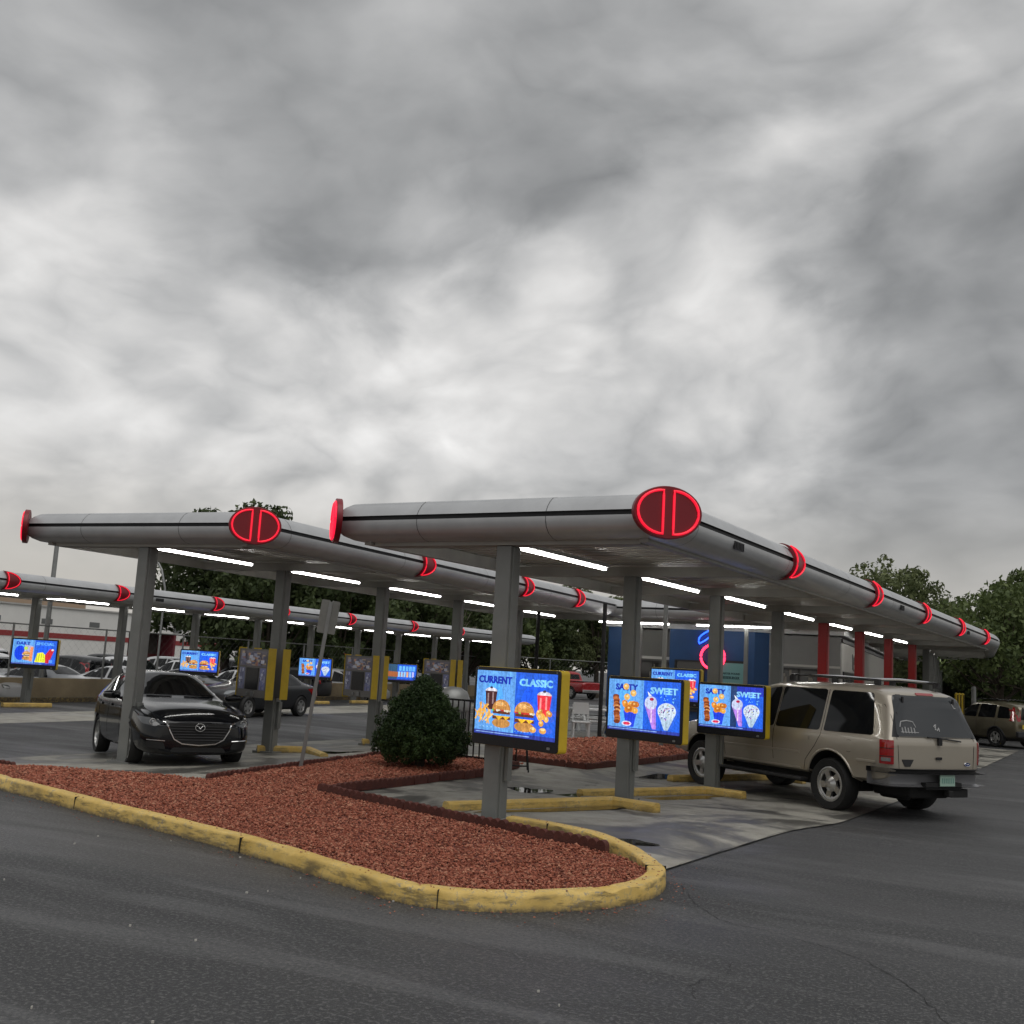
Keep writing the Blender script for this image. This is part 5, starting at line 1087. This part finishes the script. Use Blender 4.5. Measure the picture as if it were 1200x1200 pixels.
# ---- trees
def tree_meshes(seed, H, cr, mt, nleaf, lsize, trunk_h=.3, airy=.5, squash=.75):
    rg = random.Random(seed); bl = []; limbs = MB(); th = H*trunk_h
    limbs.tube([(0, 0, -.1), (.05, .03, th*.5), (0, .06, th), (.1, 0, H*.62)], [H*.032, H*.024, H*.02, H*.008], 9)
    nb = 17
    for i in range(nb):
        a = i*2.399+rg.uniform(-.3, .3); f = (i+.5)/nb; z = th*.9+(H-th)*(.12+.78*f); rr = cr*math.sin(PI*min(1, (.22+.78*f)*.93))**.7*rg.uniform(.55, .85)
        e = Vector((rr*math.cos(a), rr*math.sin(a), z)); r = cr*rg.uniform(.26, .42)
        if e.z+r*squash > H: e.z = H-r*squash
        bl.append((e.x, e.y, e.z, r, squash))
        for q in range(4): d = Vector((rg.gauss(0, 1), rg.gauss(0, 1), rg.gauss(0, .7))).normalized()*r*.95; bl.append((e.x+d.x, e.y+d.y, min(H*1.02, e.z+d.z), r*rg.uniform(.25, .5), .8))
        s0 = Vector((0, .03, th*rg.uniform(.7, 1.25))); mid = s0.lerp(e, .5)+Vector((0, 0, -.06*H*rg.random())); limbs.tube([s0, mid, e], [H*.012, H*.007, H*.003], 6)
    return leaf_mesh('crown', mt, nleaf, bl, lsize, seed, airy), limbs.mesh('trunk', M_bark, 60)
TM = [tree_meshes(1, 10, 4.2, M_leafA, 15000, .17, .22, .35), tree_meshes(2, 9, 3.6, M_leafB, 13000, .15, .25, .4), tree_meshes(3, 10, 4.4, M_leafC, 12000, .15, .3, .45), tree_meshes(4, 7, 4.0, M_leafA, 13000, .16, .12, .3), tree_meshes(5, 9, 4.4, M_leafB, 9500, .15, .3, .5)]
def tree(k, x, y, s, rz, label, group):
    T = thing('tree', label, 'tree', (x, y, -.3), rz, group); T.scale = (s, s, s)
    for nm, me in zip(('crown', 'trunk'), TM[k]): ob_from(me, nm, T)
gt = 'trees beyond the far canopy'
TL = [(262, 62, 0, 1.04, 'tall dark tree rising above the middle canopy, leftmost of the far trees'), (310, 58, 3, 1.05, 'low dense dark tree beside the white building'), (352, 66, 1, 1.05, 'mid green tree behind the leaning sign'),
      (395, 60, 3, 1.1, 'dark tree behind the order boards'), (432, 70, 1, 1.0, 'mid green tree behind the second order board'), (470, 62, 0, .82, 'dark tree left of the bare pale tree'), (548, 66, 0, .8, 'dark tree right of the bare pale tree'),
      (585, 80, 1, .95, 'mid green tree behind the nearest screen column'), (625, 84, 3, 1.1, 'dark spreading tree above the chain-link fence'), (662, 92, 0, .95, 'dark tree behind the red pickup'), (700, 88, 2, .85, 'olive tree left of the blue wall'),
      (740, 100, 0, .9, 'dark tree behind the restaurant'), (505, 90, 3, 1.2, 'dark tree far behind the bare pale tree'), (225, 120, 3, 1.0, 'far dark tree above the white building roof'), (780, 104, 1, .9, 'tree hidden behind the restaurant roof'), (30, 150, 1, .9, 'small far tree at the left edge')]
for px, d, k, s, lb in TL: x, y = polar(px, d); tree(k, x, y, s, px*1.7, lb, gt)
gr = 'trees beyond the right end of the canopy'
TR = [(1042, 62, 2, .90, 'broad olive tree rising behind the nearest canopy'), (1008, 72, 0, .84, 'darker tree left of the broad olive tree'), (1105, 66, 4, .82, 'thin tree just above the canopy corner'), (1092, 80, 0, .75, 'dark tree seen under the canopy end'), (1172, 52, 4, .80, 'loose leafy tree at the right edge'),
      (1218, 56, 1, .92, 'tall mid green tree cut by the right edge'), (1150, 68, 3, .85, 'low dense dark tree behind the bronze SUV'), (1196, 64, 3, .85, 'low dark tree at the right edge behind the cars'), (1122, 76, 3, .7, 'low dark tree beside the tan building'), (960, 90, 3, .8, 'dark tree behind the restaurant, seen between red columns'), (1060, 96, 3, .8, 'far dark tree behind the red columns')]
for px, d, k, s, lb in TR: x, y = polar(px, d); tree(k, x, y, s, px*2.3, lb, gr)
# bare pale tree
def bare():
    x, y = polar(512, 64); T = thing('bare_tree', 'bare pale tree with thin upright branches between the canopies', 'tree', (x, y, -.2)); rg = random.Random(5); mb = MB(); mb.tube([(0, 0, 0), (0, 0, .6)], [.2, .16], 8); mb.obj('trunk', M_pale, T); mb = MB()
    for i in range(60):
        a = rg.uniform(0, 6.28); r = rg.uniform(.5, 2.2); h = rg.uniform(3.6, 5.6); p = [(0, 0, .5), (r*.3*math.cos(a), r*.3*math.sin(a), h*.4), (r*math.cos(a), r*math.sin(a), h)]; mb.tube(p, [.07, .04, .012], 5)
        for q in range(2): b = a+rg.uniform(-.8, .8); mb.tube([p[1], (p[2][0]+.5*math.cos(b), p[2][1]+.5*math.sin(b), h*.85)], [.03, .01], 5)
    mb.obj('branches', M_pale, T)
bare()
# ================================================================ restaurant
BT = thing('restaurant', 'blue and grey restaurant with neon sign behind the crossing canopy', 'building', (-5.0*K, 27.4*K, 0), R(4.5))
# local: x to the right; wall runs to -x ; y back
def wallbox(name, x0, x1, y0, y1, z0, z1, m_): mb = MB(); mb.box(((x0+x1)/2, (y0+y1)/2, (z0+z1)/2), (x1-x0, y1-y0, z1-z0)); return mb.obj(name, m_, BT)
wallbox('wall', -6.68, 0, .31, 18, 0, 3.08, M_greyw); wallbox('light_side_wall', -.2, .012, .26, 18.02, -.3, 3.06, M_ltw)
wallbox('grey_front', -1.95, -.004, 0, .3, -.3, 3.1, M_greyw); wallbox('blue_front', -4.75, -2.3, -.35, .3, -.3, 3.14, M_blue); 
mb = MB(); mb.add([(-2.3, -.35, 0), (-1.95, .0, 0), (-1.95, .3, 0), (-2.3, .3, 0), (-2.3, -.35, 3.14), (-1.95, 0, 3.14), (-1.95, .3, 3.14), (-2.3, .3, 3.14)], [(0, 1, 5, 4), (1, 2, 6, 5), (4, 5, 6, 7), (3, 2, 1, 0), (2, 3, 7, 6), (3, 0, 4, 7)]); mb.obj('blue_corner', M_blue, BT)
wallbox('grey_front', -5.95, -4.75, 0, .3, -.3, 3.1, mat('dark_grey_wall', (.13, .13, .12), .8)); wallbox('blue_front', -6.7, -5.95, -.1, .3, -.3, 3.14, M_blue); wallbox('roof', -6.8, .1, -.1, 18.1, 3.15, 3.3, M_roof)
wallbox('sill_band', -5.94, -4.76, -.03, 0, 2.24, 2.32, M_ltw); wallbox('sill_band', -1.94, -.01, -.03, 0, 2.24, 2.30, M_ltw)
M_inside = mat('window_dark', (.035, .035, .035), .08, coat=.5); M_frame = mat('dark_window_frame', (.02, .02, .02), .5)
def window(x0, x1, z0, z1, y, n=2, items=0, seed=1):
    fr = MB()
    for a, b, c, d in ((x0, x1, z1-.05, z1), (x0, x1, z0, z0+.05)): fr.box(((a+b)/2, y-.03, (c+d)/2), (b-a, .06, d-c))
    for i in range(n+1): q = x0+(x1-x0)*i/n; fr.box((q, y-.031, (z0+z1)/2), (.05, .058, z1-z0-.005))
    f = fr.obj('window', M_frame, BT); mb = MB(); mb.box(((x0+x1)/2, y-.008, (z0+z1)/2), (x1-x0-.05, .012, z1-z0-.05)); mb.obj('pane', M_inside, f)
    if items:
        rg = random.Random(seed); mb = MB()
        for i in range(items): w = rg.uniform(.04, .12); mb.box((rg.uniform(x0+.1, x1-.1), y-.018, rg.uniform(z0+.2, z1-.12)), (w, .006, rg.uniform(.05, .35)))
        mb.obj('window_display', mat('display_grey', (.32, .30, .26), .6) if 'display_grey' not in bpy.data.materials else bpy.data.materials['display_grey'], f)
window(-5.85, -4.8, .9, 2.19, 0, 2, 10, 1); window(-4.55, -3.72, .8, 2.26, -.35, 1, 7, 2); window(-1.65, -.6, .9, 2.19, 0, 2, 14, 3); window(-2.28, -2.0, .1, 2.1, -.35+.0, 1, 0) if False else None
# side window
mb = MB(); mb.box((.03, 2.1, 1.6), (.05, 3.3, 1.15)); w_ = mb.obj('window', M_frame, BT); mb = MB(); mb.box((.058, 2.1, 1.6), (.01, 3.15, 1.03)); mb.obj('pane', M_inside, w_)
mb = MB(); mb.box((.035, 9, 3.02), (.05, 18, .1)); mb.obj('dark_eave', M_frame, BT)
mb = MB(); rg = random.Random(3)
for i in range(7): y_ = 3.2+i*.42; mb.tube([(.02, y_, 2.75-.1*(i % 2)), (.03, y_+.08, 2.3+.15*(i % 3)), (.03, y_+.3, 2.25+.2*(i % 2))], .03, 6)
mb.obj('script_lettering', M_steel, BT)
# poster
mb = MB(); mb.box((-2.98, -.375, 1.55), (.95, .04, 1.5)); pf = mb.obj('poster_frame', M_frame, BT); P_ = Pic(); P_.rect(-.40, -.68, .40, .68, (.16, .34, .34))
P_.text('QUARTER POUND', 0, .38, .6, .07, (.02, .07, .08)); P_.text('CHEESEBURGER', 0, .27, .58, .08, (.02, .07, .08)); P_.text('& JALAPENO', 0, .10, .56, .09, (.3, .42, .4)); P_.text('BURGER', 0, -.02, .4, .09, (.3, .42, .4)); burger(P_, 0, -.35, .28, random.Random(1)); o = P_.mb.obj('poster', M_print, pf); o.location = (-2.98, -.4, 1.55)
# neon sign: blue leaf above a red ring
mb = MB(); mb.tube([(-3.47+.34*math.cos(a), -.42, 2.38+.34*math.sin(a)) for a in [R(52)+R(256)*0+2*PI*i/40 for i in range(40)]], .035, 8, closed=True); mb.obj('neon_ring', mat('hot_red_neon', (.8, .05, .1), .3, emit=(1, .03, .08), es=3), BT, smooth=60)
mb = MB(); L1 = [(-3.72-.13*math.sin(t*PI)+.30*(t-.5), 2.98-.0+.4*(t-.5)*1.0) for t in [i/10 for i in range(11)]]; L2 = [(-3.72+.13*math.sin(t*PI)+.30*(t-.5), 2.98+.4*(t-.5)*1.0) for t in [1-i/10 for i in range(1, 10)]]
mb.tube([(x, -.42, z-.04) for x, z in L1+L2], .02, 8, closed=True); mb.obj('neon_leaf', M_neonblue, BT, smooth=60)
# thin poles of the terrace
for i, (px, lb) in enumerate(((628, 'thin dark pole in front of the far trees'), (706, 'thin dark pole left of the blue wall'), (778, 'thin grey pole before the grey wall'))):
    d = (31, 29, 27)[i]; x, y = polar(px, d); mb = MB(); mb.tube([(x, y, -.1), (x, y, 3.6)], .055, 10); mb.lathe([(.13, 0), (.13, .03), (0, .03)], 12, M=Matrix.Translation((x, y, .0))); tag(mb.obj('pole', M_col if i == 2 else M_matte, smooth=50), lb, 'pole')
# ================================================================ tan wall, kerb, fence
def oriented(a, b, w, z0, z1, name, m_, bevel=0): 
    a = Vector(a); b = Vector(b); d = b-a; mb = MB(); mb.box((0, 0, (z0+z1)/2), (d.length, w, z1-z0)); c = (a+b)/2; return mb.obj(name, m_, loc=(c.x, c.y, 0), rz=math.atan2(d.y, d.x), bevel=bevel)
o = oriented((-29.0, 8), (-31.4, 60), .25, -.55, .52, 'low_wall', M_tan, .01); tag(o, 'low tan stucco wall behind the far canopy', 'wall')
o = oriented((-28.3, 8), (-30.75, 60), .22, -.3, -.05, 'kerb', M_yel2, .02); o['kind'] = 'structure'
# chain-link fence: posts, rails and mesh
def fence(a, b, n, h, label, z=-.49, net=True):
    a = Vector(a); b = Vector(b); d = b-a; ang = math.atan2(d.y, d.x); T = thing('chain_link_fence', label, 'fence', (a.x, a.y, z), ang); L_ = d.length
    for i in range(n+1): mb = MB(); mb.tube([(L_*i/n, 0, 0), (L_*i/n, 0, h)], .035, 8); mb.obj('post', M_steel, T)
    mb = MB(); mb.tube([(0, 0, h-.03), (L_, 0, h-.03)], .025, 6); mb.obj('top_rail', M_steel, T)
    if net:
        mb = MB(); s = .32; i = 0
        while i*s < L_: x = i*s; mb.tube([(x, 0, .05), (min(L_, x+h), 0, min(h-.05, .05+max(0, L_-x)))], .0018, 3, cap=False); mb.tube([(x, 0, h-.05), (min(L_, x+h), 0, max(.05, h-.05-max(0, L_-x)))], .0018, 3, cap=False); i += 1
        mb.obj('wire_mesh', M_steel, T)
fence((-30.3, 12), (-32.1, 60), 12, 2.75, 'grey chain-link fence on the tan wall'); fence((-32.1, 60), (-12, 92), 9, 2.9, 'grey chain-link fence in front of the far trees')
# ================================================================ white building with red stripe
WB = thing('service_building', 'long white block building with red stripe and dark bay door', 'building', (-70, 30, -.49)); h_ = 4.7
def wb(name, x0, x1, y0, y1, z0, z1, m_, par=None): mb = MB(); mb.box(((x0+x1)/2, (y0+y1)/2, (z0+z1)/2), (x1-x0, y1-y0, z1-z0)); return mb.obj(name, m_, par or WB)
d0, d1 = 35.8, 41.2
wb('wall', -20, 0, 0, d0, 0, h_, M_whitew); wb('wall', -20, 0, d1, 68, 0, h_, M_whitew); wb('wall', -20, -.02, d0, d1, 3.25, h_-.01, M_whitew); wb('roof', -20.2, .12, -.1, 68.1, h_, h_+.12, M_ltw)
wb('red_stripe', -.01, .03, .01, d0, 2.35, 2.75, M_stripe); wb('red_stripe', -.01, .03, d1, 67.9, 2.35, 2.75, M_stripe); bay = wb('bay_door', -2.0, -1.9, d0, d1, 0, 3.25, mat('bay_dark', (.075, .062, .055), .8)); wb('bay_stripe', -1.9, -1.86, d0+.1, d1, 1.2, 1.5, mat('bay_red', (.14, .02, .02), .7), bay)
wb('bay_edge', -1.9, .02, d1-.25, d1+.01, 0, 3.24, mat('maroon_paint', (.16, .02, .03), .7))
vs, fs = text_mesh('SERVICE', 1.35, .06); mb = MB(); mb.add([(0.0, v[0]*1.0+.22*v[1], v[1]) for v in vs], fs); o = mb.obj('lettering', mat('sign_red', (.2, .02, .02), .6), bay); o.location = (-1.84, 37.3, 2.35)
for q in range(14): wb('vent', 0.0, .03, 3+q*4.6, 3.7+q*4.6, 1.35, 1.85, M_steel) if not (30 < 3+q*4.6 < 42) else None; wb('vent', 0.0, .03, 4+q*4.6, 5.0+q*4.6, 3.4, 3.8, M_steel)
wb('upper_block', -16, -8, 20, 38, h_+.12, h_+1.7, mat('pinkish_tan', (.34, .25, .18), .8)); wb('upper_window', -8.0, -7.96, 24, 29, h_+.5, h_+1.3, M_inside)
# poles and far lamp
for px, d, top, lb, r in ((50, 40, 5.9, 'tall pale pole rising behind the far canopy at the left', .09), ): x, y = polar(px, d); mb = MB(); mb.tube([(x, y, -.5), (x, y, top)], [r, r*.8], 10); mb.lathe([(.2, 0), (.2, .08), (0, .08)], 12, M=Matrix.Translation((x, y, -.49))); tag(mb.obj('light_pole', M_steel, smooth=50), lb, 'pole')
x, y = polar(184, 48); mb = MB(); mb.tube([(x, y, -.5), (x, y, 4.2), (x-.3, y, 5.0), (x-.9, y+.1, 5.6)], .045, 8); mb.lathe([(.16, 0), (.16, .06), (0, .06)], 12, M=Matrix.Translation((x, y, -.49))); tag(mb.obj('lamp_post', M_steel, smooth=50), 'thin curved pole right of the first middle column', 'pole')
# tan building at right, grey post, striped bollards
x, y = polar(1128, 84); T = thing('tan_building', 'small tan building behind the trees at right', 'building', (x, y, -.2), R(8)); mb = MB(); mb.box((0, 3, 1.9), (9, 6, 3.8)); mb.obj('wall', M_tanbld, T); mb = MB(); mb.box((0, 3, 3.9), (9.4, 6.4, .2)); mb.obj('roof', M_beam, T); mb = MB(); mb.box((1.2, -.02, 1.2), (1, .05, 2.1)); mb.obj('door', M_frame, T)
x, y = polar(1141, 47); mb = MB(); mb.tube([(x, y, 0), (x, y, 2.0)], .09, 12); mb.lathe([(.09, 2.0), (.05, 2.05), (0, 2.06)], 12, M=Matrix.Translation((x, y, 0))); tag(mb.obj('post', M_steel, smooth=50), 'plain grey post beyond the bronze SUV', 'post')
for i, px in enumerate((1121, 1124.5, 1128)):
    x, y = polar(px, 40.5+i*.5); T = thing('bollard', ['black and yellow striped bollard, leftmost behind the champagne SUV', 'black and yellow striped bollard in the middle of the three', 'black and yellow striped bollard nearest the bronze SUV'][i], 'bollard', (x, y, 0), 0, 'striped bollards by the bronze SUV')
    mb = MB(); mb.tube([(0, 0, 0), (0, 0, 1.72)], .06, 12); mb.lathe([(.06, 1.72), (.03, 1.76), (0, 1.765)], 12); mb.obj('post', M_yellow, T, smooth=50); mb = MB()
    mb.box((.045, -.045, .9), (.03, .03, 1.6)); mb.obj('black_stripe', M_black, T)
# ================================================================ leaning sign, railing, bin, furniture, stand
T = thing('leaning_sign', 'leaning sign pole with two narrow grey plates seen from behind', 'sign', (-10.5, 13.55, .04), 0)
ax_ = Vector((.105, .03, 1)).normalized(); mb = MB(); mb.box((0, 0, 1.3), (.055, .04, 2.6), M=Vector((0, 0, 1)).rotation_difference(ax_).to_matrix().to_4x4() @ Matrix.Rotation(R(30), 4, 'Z')); mb.obj('post', M_steel, T)
Q = Vector((0, 0, 1)).rotation_difference(ax_).to_matrix().to_4x4() @ Matrix.Rotation(R(38), 4, 'Z')
for s in (-1, 1):
    mb = MB(); P_ = rnd_poly([(.012, 2.1), (.155, 2.1), (.155, 2.62), (.012, 2.62)], .03); mb.prism([(s*a, b) for a, b in P_], -.004, .004, M=Q @ Matrix.Rotation(s*R(22), 4, 'Z') @ Matrix.Rotation(PI/2, 4, 'X')); mb.obj('sign_plate', M_plate, T)
def railing(a, b, h, label, step=.13):
    a = Vector(a); b = Vector(b); d = b-a; T = thing('railing', label, 'railing', (a.x, a.y, 0), math.atan2(d.y, d.x)); L_ = d.length; n = int(L_/step)
    mb = MB(); mb.box((L_/2, 0, h), (L_, .045, .035)); mb.obj('top_rail', M_black, T); mb = MB(); mb.box((L_/2, 0, .12), (L_, .03, .03)); mb.obj('bottom_rail', M_black, T)
    for i in range(0, n+1): mb = MB(); mb.box((L_*i/n, 0, h/2), (.02, .02, h-.03)); mb.obj('baluster', M_black, T)
railing((-10.6, 17.6), (-8.7, 17.3), 1.12, 'black metal railing behind the round bush')
T = thing('litter_bin', 'grey slatted litter bin with domed lid behind the railing', 'bin', (-10.62, 18.25, 0)); mb = MB(); mb.lathe([(.30, .02), (.30, .86), (0, .86)], 20); mb.obj('liner', M_darkplastic, T); 
for i in range(22): a = 2*PI*i/22; mb = MB(); mb.box((.33*math.cos(a), .33*math.sin(a), .45), (.02, .07, .86), rz=a); mb.obj('slat', M_steel, T)
mb = MB(); mb.lathe([(.36, .88), (.37, .95), (.35, 1.02), (.34, 1.12), (.28, 1.25), (.16, 1.32), (0, 1.34)], 24); mb.lathe([(.36, .88), (0, .88)], 24); mb.obj('domed_lid', M_steel, T, smooth=50)
def stand(x, y, rz, label):
    T = thing('sign_stand', label, 'stand', (x, y, 0), rz); 
    for s in (-1, 1):
        mb = MB(); mb.tube([(s*.22, -.22, .02), (s*.12, 0, .95)], .016, 6); mb.obj('leg', M_matte, T); mb = MB(); mb.tube([(s*.22, .22, .02), (s*.12, 0, .95)], .016, 6); mb.obj('leg', M_matte, T)
    mb = MB(); mb.tube([(-.22, -.2, .12), (.22, -.2, .12)], .014, 6); mb.tube([(-.12, 0, .95), (.12, 0, .95)], .016, 6); mb.obj('crossbar', M_matte, T)
stand(-8.5, 16.9, .5, 'black folding stand behind the nearest screen')
def table(x, y, rz, label, g):
    T = thing('picnic_table', label, 'table', (x, y, 0), rz, g); mb = MB(); mb.box((0, 0, .74), (1.5, .8, .05)); mb.obj('table_top', M_furn, T, bevel=.01)
    for s in (-1, 1):
        mb = MB(); mb.box((0, s*.72, .45), (1.5, .28, .04)); mb.obj('bench', M_furn, T, bevel=.01); mb = MB()
        mb.tube([(s*.62, -.75, .02), (s*.62, -.3, .72), (s*.62, .3, .72), (s*.62, .75, .02)], .035, 6); mb.box((s*.62, 0, .42), (.05, 1.7, .05)); mb.obj('leg', M_furn, T)
table(-12.6, 30.4, .5, 'grey picnic table left on the patio beyond the gravel', 'grey patio tables'); table(*polar(702, 30.2), .9, 'grey picnic table nearer the blue wall', 'grey patio tables')
def chair(x, y, rz, label):
    T = thing('patio_chair', label, 'chair', (x, y, 0), rz); mb = MB(); mb.box((0, 0, .45), (.46, .46, .04)); mb.obj('seat', M_furn, T, bevel=.01)
    for sx in (-1, 1):
        for sy in (-1, 1): mb = MB(); mb.box((sx*.2, sy*.2, .22 if sy < 0 else .45), (.04, .04, .43 if sy < 0 else .9)); mb.obj('leg', M_furn, T)
    mb = MB(); mb.box((0, .2, .8), (.4, .03, .3)); mb.obj('backrest', M_furn, T)
chair(*polar(684, 28.6), .5, 'grey patio chair beside the left picnic table')
sheet('patio_slab', [(-13.8, 27), (-11.4, 25.6), (-10.6, 27.0), (-7, 27.5), (-6.5, 31), (-13.5, 31)], M_concd, .03, 3)
